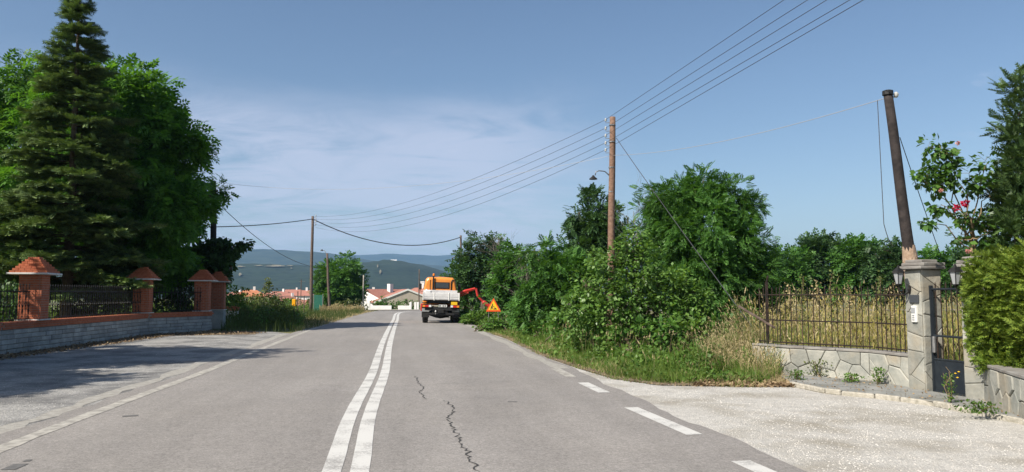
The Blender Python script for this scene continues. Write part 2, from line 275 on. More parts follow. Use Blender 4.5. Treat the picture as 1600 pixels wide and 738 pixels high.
# ------------------------------------------------------------------ mesh helpers
def link(o, parent=None):
    COL.objects.link(o)
    if parent is not None: o.parent = parent
    return o
def tag(o, label=None, cat=None, group=None, kind=None):
    if label: o['label'] = label
    if cat: o['category'] = cat
    if group: o['group'] = group
    if kind: o['kind'] = kind
    return o
def thing(name, label, cat, loc=(0, 0, 0), rz=0.0, group=None):
    o = bpy.data.objects.new(name, None); o.empty_display_size = 0.2; link(o)
    o.location = loc; o.rotation_euler = (0, 0, rz)
    return tag(o, label, cat, group)
class MB:
    def __init__(s): s.v, s.f = [], []
    def add(s, vs, fs):
        b = len(s.v); s.v += [tuple(x) for x in vs]; s.f += [tuple(i + b for i in f) for f in fs]; return s
    def box(s, c, d, rot=None, taper=1.0):
        hx, hy, hz = d[0] / 2, d[1] / 2, d[2] / 2
        vs = []
        for z in (-1, 1):
            t = taper if z > 0 else 1.0
            for x, y in ((-1, -1), (1, -1), (1, 1), (-1, 1)): vs.append(Vector((x * hx * t, y * hy * t, z * hz)))
        if rot is not None: vs = [rot @ v for v in vs]
        c = Vector(c)
        return s.add([v + c for v in vs], [(0, 3, 2, 1), (4, 5, 6, 7), (0, 1, 5, 4), (1, 2, 6, 5), (2, 3, 7, 6), (3, 0, 4, 7)])
    def cbox(s, c, d, b=0.02, rot=None):                      # box with chamfered edges
        h = [x / 2 for x in d]; b = min(b, *[x * 0.45 for x in h]); vs = []; idx = {}
        for sx in (-1, 1):
            for sy in (-1, 1):
                for sz in (-1, 1):
                    for a in range(3):
                        p = [sx * (h[0] - b), sy * (h[1] - b), sz * (h[2] - b)]; sg = (sx, sy, sz); p[a] = sg[a] * h[a]
                        idx[(sx, sy, sz, a)] = len(vs); vs.append(Vector(p))
        fs = []
        for a in range(3):
            o1, o2 = (a + 1) % 3, (a + 2) % 3
            for sg in (-1, 1):
                q = []
                for (p, r) in ((-1, -1), (1, -1), (1, 1), (-1, 1)):
                    k = [0, 0, 0]; k[a] = sg; k[o1] = p; k[o2] = r; q.append(idx[(*k, a)])
                fs.append(q if sg > 0 else q[::-1])
            for p in (-1, 1):
                for r in (-1, 1):
                    k = [0, 0, 0]; k[o1] = p; k[o2] = r; A = k[:]; A[a] = -1; B = k[:]; B[a] = 1
                    q = [idx[(*A, o1)], idx[(*B, o1)], idx[(*B, o2)], idx[(*A, o2)]]
                    fs.append(q if p * r < 0 else q[::-1])
        for sx in (-1, 1):
            for sy in (-1, 1):
                for sz in (-1, 1):
                    t = [idx[(sx, sy, sz, a)] for a in range(3)]; fs.append(t if sx * sy * sz > 0 else t[::-1])
        if rot is not None: vs = [rot @ v for v in vs]
        c = Vector(c); return s.add([v + c for v in vs], fs)
    def tube(s, pts, rad, n=6, caps=True):
        pts = [Vector(p) for p in pts]
        if not isinstance(rad, (list, tuple)): rad = [rad] * len(pts)
        vs, fs = [], []
        ref = Vector((0.13, 0.27, 0.95)) if abs((pts[-1] - pts[0]).normalized().z) < 0.9 else Vector((1, 0.1, 0))
        for i, p in enumerate(pts):
            t = (pts[min(i + 1, len(pts) - 1)] - pts[max(i - 1, 0)]).normalized()
            a = t.cross(ref).normalized(); b = t.cross(a)
            for k in range(n):
                an = 2 * math.pi * k / n; vs.append(p + (a * math.cos(an) + b * math.sin(an)) * rad[i])
        for i in range(len(pts) - 1):
            for k in range(n):
                k2 = (k + 1) % n; fs.append((i * n + k, i * n + k2, (i + 1) * n + k2, (i + 1) * n + k))
        if caps: fs.append(tuple(range(n))[::-1]); fs.append(tuple((len(pts) - 1) * n + k for k in range(n)))
        return s.add(vs, fs)
    def lathe(s, c, prof, n=12, axis='Z'):
        vs, fs = [], []
        for r, h in prof:
            for k in range(n):
                an = 2 * math.pi * k / n; x, y = r * math.cos(an), r * math.sin(an)
                vs.append(Vector((x, y, h)) if axis == 'Z' else Vector((h, x, y)))
        for i in range(len(prof) - 1):
            for k in range(n):
                k2 = (k + 1) % n; fs.append((i * n + k, i * n + k2, (i + 1) * n + k2, (i + 1) * n + k))
        fs.append(tuple(range(n))[::-1]); fs.append(tuple((len(prof) - 1) * n + k for k in range(n)))
        c = Vector(c); return s.add([v + c for v in vs], fs)
    def prism(s, poly, off):                                  # polygon of 3-D points pushed along off
        n = len(poly); poly = [Vector(p) for p in poly]; off = Vector(off)
        return s.add(poly + [p + off for p in poly], [tuple(range(n))[::-1], tuple(range(n, 2 * n))] + [(i, (i + 1) % n, n + (i + 1) % n, n + i) for i in range(n)])
    def mesh(s, name, m, smooth=False):
        me = bpy.data.meshes.new(name); me.from_pydata(s.v, [], s.f); me.update()
        if m: me.materials.append(MATS[m])
        if smooth: me.polygons.foreach_set('use_smooth', [True] * len(me.polygons))
        return me
    def build(s, name, m, parent=None, smooth=False):
        return link(bpy.data.objects.new(name, s.mesh(name, m, smooth)), parent)
def part(name, me, parent, loc=(0, 0, 0), rz=0.0):
    o = link(bpy.data.objects.new(name, me), parent); o.location = loc; o.rotation_euler = (0, 0, rz); return o
def quads(name, Q, m, parent=None):                            # Q: (n,4,3) array -> one mesh
    Q = np.ascontiguousarray(Q, dtype=np.float32); n = len(Q)
    me = bpy.data.meshes.new(name); me.vertices.add(n * 4); me.vertices.foreach_set('co', Q.reshape(-1))
    me.loops.add(n * 4); me.loops.foreach_set('vertex_index', np.arange(n * 4, dtype=np.int32))
    me.polygons.add(n); me.polygons.foreach_set('loop_start', np.arange(0, n * 4, 4, dtype=np.int32))
    me.polygons.foreach_set('loop_total', np.full(n, 4, dtype=np.int32)); me.update(calc_edges=True)
    me.materials.append(MATS[m]); return link(bpy.data.objects.new(name, me), parent)
def sheet(name, pts, z, m, kind='structure'):                  # flat polygon
    o = MB().add([(p[0], p[1], z) for p in pts], [tuple(range(len(pts)))]).build(name, m)
    return tag(o, kind=kind)
def sm(x): x = np.clip(x, 0, 1); return x * x * (3 - 2 * x)
_lat = np.random.default_rng(3).random((64, 64))
def vnoise(x, y):
    xi, yi = np.floor(x).astype(int), np.floor(y).astype(int); fx, fy = sm(x - xi), sm(y - yi)
    a = _lat[xi % 64, yi % 64]; b = _lat[(xi + 1) % 64, yi % 64]; c = _lat[xi % 64, (yi + 1) % 64]; d = _lat[(xi + 1) % 64, (yi + 1) % 64]
    return (a * (1 - fx) + b * fx) * (1 - fy) + (c * (1 - fx) + d * fx) * fy - 0.5
def fbm(x, y, o=4): return sum(vnoise(x * 2 ** i + 7.3 * i, y * 2 ** i + 3.1 * i) / 2 ** i for i in range(o))
def grid_mesh(name, xs, ys, zf, m, kind='structure'):
    X, Y = np.meshgrid(xs, ys); Z = zf(X, Y); V = np.stack([X, Y, Z], -1).reshape(-1, 3)
    nx, ny = len(xs), len(ys); i = np.arange((ny - 1) * nx).reshape(ny - 1, nx)[:, :-1].reshape(-1)
    fs = np.stack([i, i + 1, i + nx + 1, i + nx], -1)
    me = bpy.data.meshes.new(name); me.from_pydata(V.tolist(), [], fs.tolist()); me.update(); me.materials.append(MATS[m])
    me.polygons.foreach_set('use_smooth', [True] * len(me.polygons))
    return tag(link(bpy.data.objects.new(name, me)), kind=kind)

# ------------------------------------------------------------------ terrain
def gz(X, Y):
    X = np.asarray(X, float); Y = np.asarray(Y, float)
    drop = sm((Y - 90) / 110) + (1 - sm((Y - 90) / 110)) * sm((-X - 24) / 45) * sm((Y - 36) / 40) * 0.75
    far = sm((np.hypot(X, Y) - 30) / 60)
    return -0.02 - 4.6 * drop + far * 0.15 * (fbm(X / 23, Y / 23, 3) - 0.3) * (drop + 0.1)
def zat(x, y): return float(gz(x, y))
ax = np.concatenate([-np.geomspace(10900, 60, 40), np.linspace(-55, 55, 56), np.geomspace(60, 10900, 40)])
ay = np.concatenate([[-400, -150, -60], np.linspace(-30, 220, 101), np.geomspace(230, 9800, 50)])
grid_mesh('ground', ax, ay, gz, 'ground')

def ridge(name, D, prof, wf, wb, m, nx, ny, amp, base=-7.5, nsc=200.0):
    pts = [P(a, b, D) for a, b in prof]; px = np.array([p.x for p in pts]); pz = np.array([p.z for p in pts])
    xs = np.linspace(px[0], px[-1], nx); ys = np.concatenate([np.linspace(D - wf, D, ny), np.linspace(D, D + wb, ny // 2)[1:]])
    def zf(X, Y):
        zr = np.interp(X, px, pz)
        t = np.where(Y < D, (Y - (D - wf)) / wf, 1 - (Y - D) / wb)
        t = t + 0.10 * fbm(X / nsc, Y / nsc + 5, 4) * np.sin(np.pi * np.clip(t, 0, 1))
        s = np.sin(np.clip(t, 0, 1) * np.pi / 2) ** 1.15
        return base + (zr - base) * s + amp * fbm(X / (nsc * 0.28), Y / (nsc * 0.28), 5) * s
    return grid_mesh(name, xs, ys, zf, m)
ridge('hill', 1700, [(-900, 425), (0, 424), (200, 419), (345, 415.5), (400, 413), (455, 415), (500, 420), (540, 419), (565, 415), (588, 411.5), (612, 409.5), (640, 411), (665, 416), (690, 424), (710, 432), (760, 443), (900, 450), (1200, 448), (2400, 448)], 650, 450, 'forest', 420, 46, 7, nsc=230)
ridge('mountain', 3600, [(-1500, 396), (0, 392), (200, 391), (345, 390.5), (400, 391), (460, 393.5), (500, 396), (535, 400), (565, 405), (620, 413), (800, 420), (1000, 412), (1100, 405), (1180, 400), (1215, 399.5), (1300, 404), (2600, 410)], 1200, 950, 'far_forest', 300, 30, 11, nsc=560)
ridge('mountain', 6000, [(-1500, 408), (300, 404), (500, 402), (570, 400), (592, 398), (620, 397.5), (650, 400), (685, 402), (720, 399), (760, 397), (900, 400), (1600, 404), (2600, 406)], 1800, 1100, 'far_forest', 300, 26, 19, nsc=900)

hill_o = bpy.data.objects['hill']
def hill_patch(name, px, py, wpx, hpx, seed):
    """an irregular clearing laid on the hill's own slope"""
    bpy.context.view_layer.update(); vs = []; n = 22; rr = random.Random(seed); cam0 = Vector((0, 0, CAMH))
    def hit(a, b):
        ok, loc, nor, _ = hill_o.ray_cast(cam0, ray(a, b).normalized()); return loc + nor * 2.5 if ok else None
    c = hit(px, py)
    if c is None: return
    ring = []
    for k in range(n):
        an = 2 * math.pi * k / n; r = rr.uniform(.55, 1.1); h = hit(px + math.cos(an) * wpx / 2 * r, py + math.sin(an) * hpx / 2 * r)
        if h is not None: ring.append(h)
    if len(ring) > 4: tag(MB().add([c] + ring, [(0, k + 1, (k + 1) % len(ring) + 1) for k in range(len(ring))]).build(name, 'stubble_field'), kind='structure')
for i, a in enumerate(((428, 417.5, 34, 3.2), (404, 417, 16, 1.6), (376, 418.5, 14, 2.4), (355, 419, 20, 2.0), (375, 431, 7, 4.5), (452, 417, 12, 1.6), (594, 427, 3.5, 8), (590, 418, 3, 6), (455, 421, 4, 2))): hill_patch('hill_clearing', *a, seed=i)

# ------------------------------------------------------------------ road
cpix = [(540.5, 738), (565, 644), (592.5, 581), (605, 532), (617.5, 501), (625.5, 488.7)]
cpts = [G(*p) for p in cpix]
near_dir = (cpts[1] - cpts[0]).normalized()
cl = [cpts[0] - near_dir * t for t in (40, 25, 12, 5)] + cpts + [Vector((-8.1, 73.0, 0)), Vector((-4.6, 76.6, 0)), Vector((1, 78.2, 0)), Vector((10, 79, 0)), Vector((30, 79.5, 0)), Vector((70, 80, 0))]
def catmull(p, n=10):
    o = []
    for i in range(len(p) - 1):
        a, b, c, d = p[max(i - 1, 0)], p[i], p[i + 1], p[min(i + 2, len(p) - 1)]
        for k in range(n):
            t = k / n; o.append(0.5 * ((2 * b) + (c - a) * t + (2 * a - 5 * b + 4 * c - d) * t * t + (3 * b - a - 3 * c + d) * t ** 3))
    return o + [p[-1]]
CL = catmull(cl, 12)
def tang(i): return (CL[min(i + 1, len(CL) - 1)] - CL[max(i - 1, 0)]).normalized()
def offs(i, d): t = tang(i); return CL[i] + Vector((t.y, -t.x, 0)) * d        # d > 0 to the right
def c_at(Y):                                   # centreline x and tangent at a distance
    for i in range(len(CL) - 1):
        if CL[i].y <= Y < CL[i + 1].y:
            t = (Y - CL[i].y) / (CL[i + 1].y - CL[i].y); return CL[i].lerp(CL[i + 1], t), tang(i)
    return CL[-1], tang(len(CL) - 1)
def ribbon(name, d0, d1, z, m, i0=0, i1=None, wob=0.0, uv=False, kind='structure', parent=None, seed=0, cols=1):
    rr = random.Random(seed); i1 = i1 or len(CL) - 1; vs, fs, uvs = [], [], []; s = 0
    def wv(i, sd): return wob * (math.sin(i * 1.7 + sd) + math.sin(i * 0.61 + sd * 2) + rr.uniform(-1, 1)) / 2
    for i in range(i0, i1 + 1):
        a, b = offs(i, d0 + wv(i, 1)), offs(i, d1 + wv(i, 4))
        if i > i0: s += (CL[i] - CL[i - 1]).length
        vs += [(a.x, a.y, z), (b.x, b.y, z)]; uvs += [(d0, s), (d1, s)]
    for k in range(len(vs) // 2 - 1): fs.append((2 * k, 2 * k + 1, 2 * k + 3, 2 * k + 2))
    me = bpy.data.meshes.new(name); me.from_pydata(vs, [], fs); me.update(); me.materials.append(MATS[m])
    if uv:
        lay = me.uv_layers.new(name='UVMap')
        for l_ in me.loops: lay.data[l_.index].uv = uvs[l_.vertex_index]
    o = link(bpy.data.objects.new(name, me), parent)
    return tag(o, kind=kind) if parent is None else o
RZ = 0.008
road = ribbon('road', -3.95, 4.12, RZ, 'asphalt', wob=0.07, uv=True, seed=2)
iend = next(i for i, p in enumerate(CL) if p.y > 71)
ribbon('centre_line', -0.215, -0.04, RZ + 0.004, 'road_paint', i1=iend, wob=0.0025, parent=road)
ribbon('centre_line', 0.035, 0.21, RZ + 0.004, 'road_paint', i1=iend, wob=0.0025, parent=road)
ribbon('edge_line', -3.66, -3.47, RZ + 0.004, 'worn_paint', i1=iend, wob=0.014, parent=road, seed=5)
def patch_strip(name, p0, p1, wd, z, m, parent=None, kind=None):
    p0, p1 = Vector(p0), Vector(p1); t = (p1 - p0).normalized(); n = Vector((t.y, -t.x, 0)) * wd / 2
    o = MB().add([(q.x, q.y, z) for q in (p0 - n, p0 + n, p1 + n, p1 - n)], [(0, 1, 2, 3)]).build(name, m, parent)
    if kind: tag(o, kind=kind)
    return o
# right edge line: worn, only some lengths are left
for a, b in (((911, 599), (944, 614.5)), ((986, 638), (1086, 681)), ((1157, 722), (1215, 748)), ((868, 577), (893, 590))):
    patch_strip('edge_line', G(*a), G(*b), 0.2, RZ + 0.004, 'road_paint' if a[0] > 900 else 'worn_paint', road)
i20 = next(i for i, p in enumerate(CL) if p.y > 15.5)
ribbon('edge_line', 3.72, 3.98, RZ + 0.003, 'edge_dust', i0=i20, i1=iend, wob=0.08, parent=road, seed=9)
def crack(pix, w0, w1, m='tar', seed=1):
    rr = random.Random(seed); pts = [G(*p) for p in pix]; fine = []
    for a, b in zip(pts, pts[1:]):
        k = max(3, int((b - a).length / 0.07))
        for i in range(k): q = a.lerp(b, i / k); fine.append(q + Vector((rr.uniform(-.035, .035), rr.uniform(-.03, .03), 0)))
    vs, fs = [], []
    for i, q in enumerate(fine):
        t = (fine[min(i + 1, len(fine) - 1)] - fine[max(i - 1, 0)]).normalized(); n = Vector((t.y, -t.x, 0)) * rr.uniform(w0, w1) * min(1, i / 4 + .2, (len(fine) - 1 - i) / 4 + .2)
        vs += [(q.x - n.x, q.y - n.y, RZ + 0.004), (q.x + n.x, q.y + n.y, RZ + 0.004)]
    for k in range(len(fine) - 1): fs.append((2 * k, 2 * k + 1, 2 * k + 3, 2 * k + 2))
    MB().add(vs, fs).build('crack', m, road)
crack([(649, 588), (652, 598), (660, 606), (656, 615), (663, 622), (671, 627)], .004, .012, seed=3)
crack([(694, 626), (707, 637), (707, 645), (700, 651), (703, 663), (712, 676), (720, 694), (731, 707), (737, 723), (748, 738), (752, 750)], .003, .013, seed=4)
crack([(662, 603), (700, 600), (760, 599), (815, 596)], .002, .007, seed=5)
crack([(815, 597), (870, 594), (930, 590)], .001, .004, seed=6)
for (a, b, s) in (((191, 652), (216, 650.5), .11), ((33, 727), (12, 736), .13), ((793, 629), (808, 629), .06), ((40, 723), (46, 720), .06)):
    patch_strip('patch', G(*a), G(*b), s, RZ + 0.004, 'old_patch', road)

# ------------------------------------------------------------------ paved and gravelled margins
li = [i for i, p in enumerate(CL) if -10 < p.y < 31.5]
lb = [offs(i, -3.75) for i in li]
wallL = [G(-60, 560), G(0, 556), G(232, 523.5), G(331, 517)]
wl_dir = (wallL[1] - wallL[2]).normalized(); wallL[0] = wallL[1] + wl_dir * 12
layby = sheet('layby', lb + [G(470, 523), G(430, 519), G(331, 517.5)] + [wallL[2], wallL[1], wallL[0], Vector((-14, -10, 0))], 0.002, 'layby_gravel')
ri = [i for i, p in enumerate(CL) if -10 < p.y < 40]
rb = [offs(i, 3.9) for i in ri]
kerbpix = [(1236, 603.6), (1290, 615.5), (1368, 623), (1460, 635), (1600, 664)]
kpts = [G(*p) for p in kerbpix]; kdir = (kpts[-1] - kpts[-2]).normalized(); kpts.append(kpts[-1] + kdir * 12)
gtop = [G(742, 515), G(790, 529), G(850, 558), G(905, 577), G(960, 593), G(1030, 603), G(1100, 604), G(1180, 606)]
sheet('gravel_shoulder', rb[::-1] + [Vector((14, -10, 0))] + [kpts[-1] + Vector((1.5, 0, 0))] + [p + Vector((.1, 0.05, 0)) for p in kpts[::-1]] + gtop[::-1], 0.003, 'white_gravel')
# pale dust band on the left road edge
ribbon('edge_line', -4.25, -3.98, 0.006, 'edge_dust', i1=next(i for i, p in enumerate(CL) if p.y > 30), wob=0.1, parent=layby, seed=21)
# dirt at the foot of the wall and along the verges
def foot(name, poly, z=0.006, m='dirt'): return sheet(name, poly, z, m)
foot('wall_foot_dirt', [wallL[0] + Vector((.5, 0, 0)), wallL[1] + Vector((.55, 0, 0)), wallL[2] + Vector((1.0, -1, 0)), G(300, 524), G(400, 523), G(400, 518), wallL[3] + Vector((0, .3, 0)), wallL[2], wallL[1], wallL[0]])
foot('verge_edge_dirt', [p + Vector((.0, .12, 0)) for p in gtop] + [G(1236, 601)] + [G(1236, 596), G(1180, 592), G(1100, 590), G(1000, 586), G(920, 568), G(850, 549), G(790, 524)], 0.005)
def apron():
    sheet('side_road', [Vector((-13.6, 66, 0)), Vector((-13, 74, 0)), Vector((-13.5, 80.2, 0)), Vector((-2, 81, 0)), Vector((4, 80.5, 0)), Vector((-6, 72, 0)), Vector((-9.5, 66, 0))], 0.004, 'asphalt')
apron()

# ------------------------------------------------------------------ left boundary wall of coursed stone with brick pillars
WTOP = 0.86
def wall_run(parent, A, B, courses, h, bl, seed, m='ashlar', depth=0.30, side=1):
    """stone blocks on a mortar core, A->B, face towards side*right normal"""
    rr = random.Random(seed); t = (B - A); Ln = t.length; t.normalize(); n = Vector((t.y, -t.x, 0)) * side
    rot = Matrix((t, n, Vector((0, 0, 1)))).transposed()
    MB().box((A + B) / 2 - n * depth / 2 + Vector((0, 0, h / 2)), (Ln, depth - 0.02, h), rot).build('core', 'mortar', parent)
    z = 0.0
    for c in range(courses):
        ch = h / courses; u = -rr.uniform(0, bl)
        while u < Ln:
            w_ = rr.uniform(0.6, 1.5) * bl; a, b = max(u, 0), min(u + w_, Ln); u += w_
            if b - a < 0.04: continue
            cpt = A + t * ((a + b) / 2) + Vector((0, 0, z + ch / 2)) - n * (0.05 - rr.uniform(0.0, 0.022))
            MB().cbox((0, 0, 0), (b - a - 0.014, 0.10, ch - 0.014), 0.012, rot)
            me = MB().cbox((0, 0, 0), (b - a - 0.014, 0.10, ch - 0.014), 0.012, rot).mesh('stone', m)
            part('stone', me, parent, cpt)
        z += ch
lw = thing('boundary_wall', 'low grey stone wall with brick coping along the left edge of the layby', 'wall', wallL[1])
lw_off = -wallL[1]
W = [p + lw_off for p in wallL]
WS = 0.66
wall_run(lw, W[0] + (W[1] - W[0]) * 0.3, W[1], 5, WS, 0.62, 1)
wall_run(lw, W[1], W[2], 5, WS, 0.62, 2); wall_run(lw, W[2], W[3], 5, WS, 0.55, 3)
brick_small = MB().cbox((0, 0, 0), (0.215, 0.34, 0.06), 0.006).mesh('brick', 'brick')
for A, B in ((W[0] + (W[1] - W[0]) * 0.45, W[1]), (W[1], W[2]), (W[2], W[3])):
    t = (B - A).normalized(); n = Vector((t.y, -t.x, 0)); rot = Matrix((t, n, Vector((0, 0, 1)))).transposed(); mb = MB()
    core = MB().box((A + B) / 2 - n * .13 + Vector((0, 0, WS + .10)), ((B - A).length, .30, .19), rot).build('coping_core', 'brick_mortar', lw)
    k = int((B - A).length / 0.225)
    for c in range(3):
        for i in range(k):
            q = A + t * (0.11 + i * 0.225 + (0.11 if c % 2 else 0)) - n * .13 + Vector((0, 0, WS + .035 + c * .066)); mb.box(q, (.213, .34 + .02 * (c == 2), .058), rot)
    mb.build('brick_coping', 'brick', lw)['kind'] = 'stuff'

def make_pillar_meshes(wd=0.60, h=1.27, eave=0.98, roof=0.46):
    core = MB().box((0, 0, h / 2), (wd - .02, wd - .02, h)).mesh('mortar_core', 'brick_mortar')
    b = MB(); n = 18; ch = h / n
    for c in range(n):
        for s in range(4):
            rot = Matrix.Rotation(s * math.pi / 2, 3, 'Z')
            edges = [-wd / 2, -wd / 2 + .20, -wd / 2 + .40, wd / 2 - .055] if (c + s) % 2 else [-wd / 2, -wd / 2 + .10, -wd / 2 + .30, -wd / 2 + .50, wd / 2 - .055]
            for e0, e1 in zip(edges, edges[1:]):
                if e1 - e0 < .03: continue
                b.box(rot @ Vector(((e0 + e1) / 2, -wd / 2 + .025, (c + .5) * ch)), (e1 - e0 - .012, .05, ch - .012), rot)
    brick = b.mesh('brickwork', 'brick')
    slab = MB().cbox((0, 0, 0), (eave + .10, eave + .10, .05), .01).mesh('eave_slab', 'white_slab')
    foot_ = MB().cbox((0, 0, 0), (wd + .10, wd + .10, .035), .008).mesh('foot_slab', 'white_slab')
    courses = []; m = 7
    for i in range(m):
        s = eave + (0.30 - eave) * i / (m - 1); cb = MB(); cnt = max(2, round(s / .16)); hh = roof / m
        for s4 in range(4):
            rot = Matrix.Rotation(s4 * math.pi / 2, 3, 'Z'); step = (s - .06) / cnt
            for j in range(cnt): cb.box(rot @ Vector((-s / 2 + step * (j + .5), -s / 2 + .06, 0)), (step - .010, .12, hh - .008), rot)
        cb.box((0, 0, 0), (s - .05, s - .05, hh - .004)); courses.append(cb.mesh('roof_course', 'brick'))
    return core, brick, slab, foot_, courses, h, roof
PM = make_pillar_meshes()
def brick_pillar(loc, rz, label):
    o = thing('brick_pillar', label, 'pillar', loc, rz, 'brick pillars of the left wall')
    core, brick, slab, foot_, courses, h, roof = PM
    part('mortar_core', core, o, (0, 0, .03)); part('brickwork', brick, o, (0, 0, .03))['kind'] = 'stuff'
    part('foot_slab', foot_, o, (0, 0, .012)); part('eave_slab', slab, o, (0, 0, h + .055))
    for i, c in enumerate(courses): part('roof_course', c, o, (0, 0, h + .08 + roof / 7 * (i + .5)))
    return o
def along(px): # point on the wall line seen at this pixel column
    for a, b in zip(wallL, wallL[1:]):
        d = ray(px, 500); r = d.x / d.y
        den = (b.x - a.x) - r * (b.y - a.y)
        if abs(den) < 1e-6: continue
        t = (r * a.y - a.x) / den
        if -0.02 <= t <= 1.02: return a.lerp(b, t), (b - a).normalized()
    return wallL[-1], (wallL[-1] - wallL[-2]).normalized()
pil = []
for px, lab in ((64, 'sunlit red brick pillar with stepped brick roof nearest the left frame edge'), (231, 'shaded red brick pillar where the left wall bends, between two iron railings'), (322, 'shaded wide brick pillar at the far end of the left wall')):
    q, t = along(px); n = Vector((t.y, -t.x, 0)); ang = R(11)
    c = q - n * 0.22; c.z = WTOP; brick_pillar(c, ang, lab); pil.append((q, t))
q4 = P(340, 500, 36.5); q4.z = zat(q4.x, q4.y); p4 = brick_pillar((q4.x, q4.y, WTOP), ang, 'narrow brick pillar half hidden behind the far wall end, beside the dark pole')
pb = MB().cbox((0, 0, -WTOP / 2), (.62, .62, WTOP + .04), .02).build('plinth', 'ashlar', p4)

# wrought-iron railings on the left wall
def wavy_bar():
    mb = MB(); H = .98
    mb.tube([(0, 0, 0), (0, 0, H)], .009, 4); mb.lathe((0, 0, H), [(.016, 0), (.018, .02), (.002, .07)], 5)
    mb.lathe((0, 0, .42), [(.01, -.03), (.028, 0), (.01, .03)], 5)
    return mb.mesh('bar', 'iron')
WB = wavy_bar()
def scroll(mb, o, t, flip):
    def pt(u, z): return o + t * (u * flip) + Vector((0, 0, z))
    pts = [pt(.11 * math.sin(s * math.pi * 2) , .06 + .80 * s) for s in np.linspace(0, 1, 13)]; mb.tube(pts, .008, 4)
    for c in (.27, .65):
        ring = [pt(.035 * math.cos(a) + (.07 if c < .4 else -.07), c + .045 * math.sin(a)) for a in np.linspace(0, 5.2, 8)]; mb.tube(ring, .007, 4)
def railing(A, B, label):
    t = (B - A); Ln = t.length; t.normalize(); n = Vector((t.y, -t.x, 0))
    o = thing('iron_railing', label, 'railing', A - n * .17 + Vector((0, 0, WTOP - A.z)), 0, 'iron railings on the left wall')
    for z in (.05, .82): MB().tube([t * .02 + Vector((0, 0, z)), t * (Ln - .02) + Vector((0, 0, z))], .014, 5).build('rail', 'iron', o)
    k = int(Ln / .15); sc = MB()
    for i in range(k):
        u = (i + .5) * Ln / k; part('bar', WB, o, t * u)
        scroll(sc, t * (u + .5 * Ln / k), t, 1 if i % 2 else -1)
    sc.build('scrollwork', 'iron', o)['kind'] = 'stuff'
q0 = pil[0][0]; t0 = pil[0][1]
railing(q0 - t0 * 3.6, q0 - t0 * .3, 'wrought iron railing cut by the left frame edge, in front of the sunlit brick pillar')
railing(q0 + t0 * .3, pil[1][0] - t0 * .3, 'long scrolled iron railing between the sunlit pillar and the pillar at the bend')
railing(pil[1][0] + pil[1][1] * .3, pil[2][0] - pil[1][1] * .3, 'short dark iron railing between the two shaded brick pillars')

# ------------------------------------------------------------------ right garden wall of irregular slate
def clip_poly(poly, p, n):
    o = []
    for i in range(len(poly)):
        a, b = poly[i], poly[(i + 1) % len(poly)]; da, db = (a - p) @ n, (b - p) @ n
        if da <= 0: o.append(a)
        if da * db < 0: o.append(a + (b - a) * (da / (da - db)))
    return o
def voronoi_stones(Ln, H, cell, seed):
    rr = np.random.default_rng(seed); nx, ny = max(1, round(Ln / cell)), max(1, round(H / (cell * .8)))
    S = np.array([((i + .5 + (.25 if j % 2 else -.25) + rr.uniform(-.36, .36)) * Ln / nx, (j + .5 + rr.uniform(-.34, .34)) * H / ny) for j in range(ny) for i in range(nx)])
    res = []
    for i, s in enumerate(S):
        poly = [np.array(v, float) for v in ((0, 0), (Ln, 0), (Ln, H), (0, H))]
        for j, q in enumerate(S):
            if i != j and poly: poly = clip_poly(poly, (s + q) / 2, q - s)
        if len(poly) < 3: continue
        g = rr.uniform(.003, .009)
        c = np.mean(poly, 0); pp = poly
        for k in range(len(poly)):
            a, b = poly[k], poly[(k + 1) % len(poly)]; e = b - a; l_ = np.hypot(*e)
            if l_ < 1e-4: continue
            nn = np.array([e[1], -e[0]]) / l_
            if (c - a) @ nn > 0: nn = -nn
            pp = clip_poly(pp, a - nn * g, nn)
            if len(pp) < 3: break
        if len(pp) >= 3: res.append([p for k, p in enumerate(pp) if np.hypot(*(p - pp[k - 1])) > .004])
    return [p for p in res if len(p) >= 3]
def slate_face(parent, A, B, z0, H, cell, seed, th=.03, side=1):
    """stones on the face A->B"""
    t = (B - A); Ln = t.length; t.normalize(); n = Vector((t.y, -t.x, 0)) * side; rr = random.Random(seed)
    for poly in voronoi_stones(Ln, H, cell, seed):
        c = np.mean(poly, 0); th_ = th * rr.uniform(.6, 1.3); C = A + t * c[0] + Vector((0, 0, z0 + c[1]))
        outer = [t * (p[0] - c[0]) + Vector((0, 0, p[1] - c[1])) for p in poly]
        m = len(outer); inner = [v * .90 + n * th_ for v in outer]; mid = [v + n * th_ * .7 for v in outer]; back = [v - n * .03 for v in outer]
        vs = back + mid + inner; fs = [tuple(range(2 * m, 3 * m))]
        for k in range(m):
            k2 = (k + 1) % m; fs += [(k, k2, m + k2, m + k), (m + k, m + k2, 2 * m + k2, 2 * m + k)]
        me = MB().add(vs, fs).mesh('stone', 'slate'); part('stone', me, parent, C)
WH = .56
S = [G(1177, 540, WH), G(1212, 588), G(1361, 601), G(1426, 612)]; S[0].z = 0
def inset(A, B, d): t = (B - A).normalized(); n = Vector((t.y, -t.x, 0)); return n
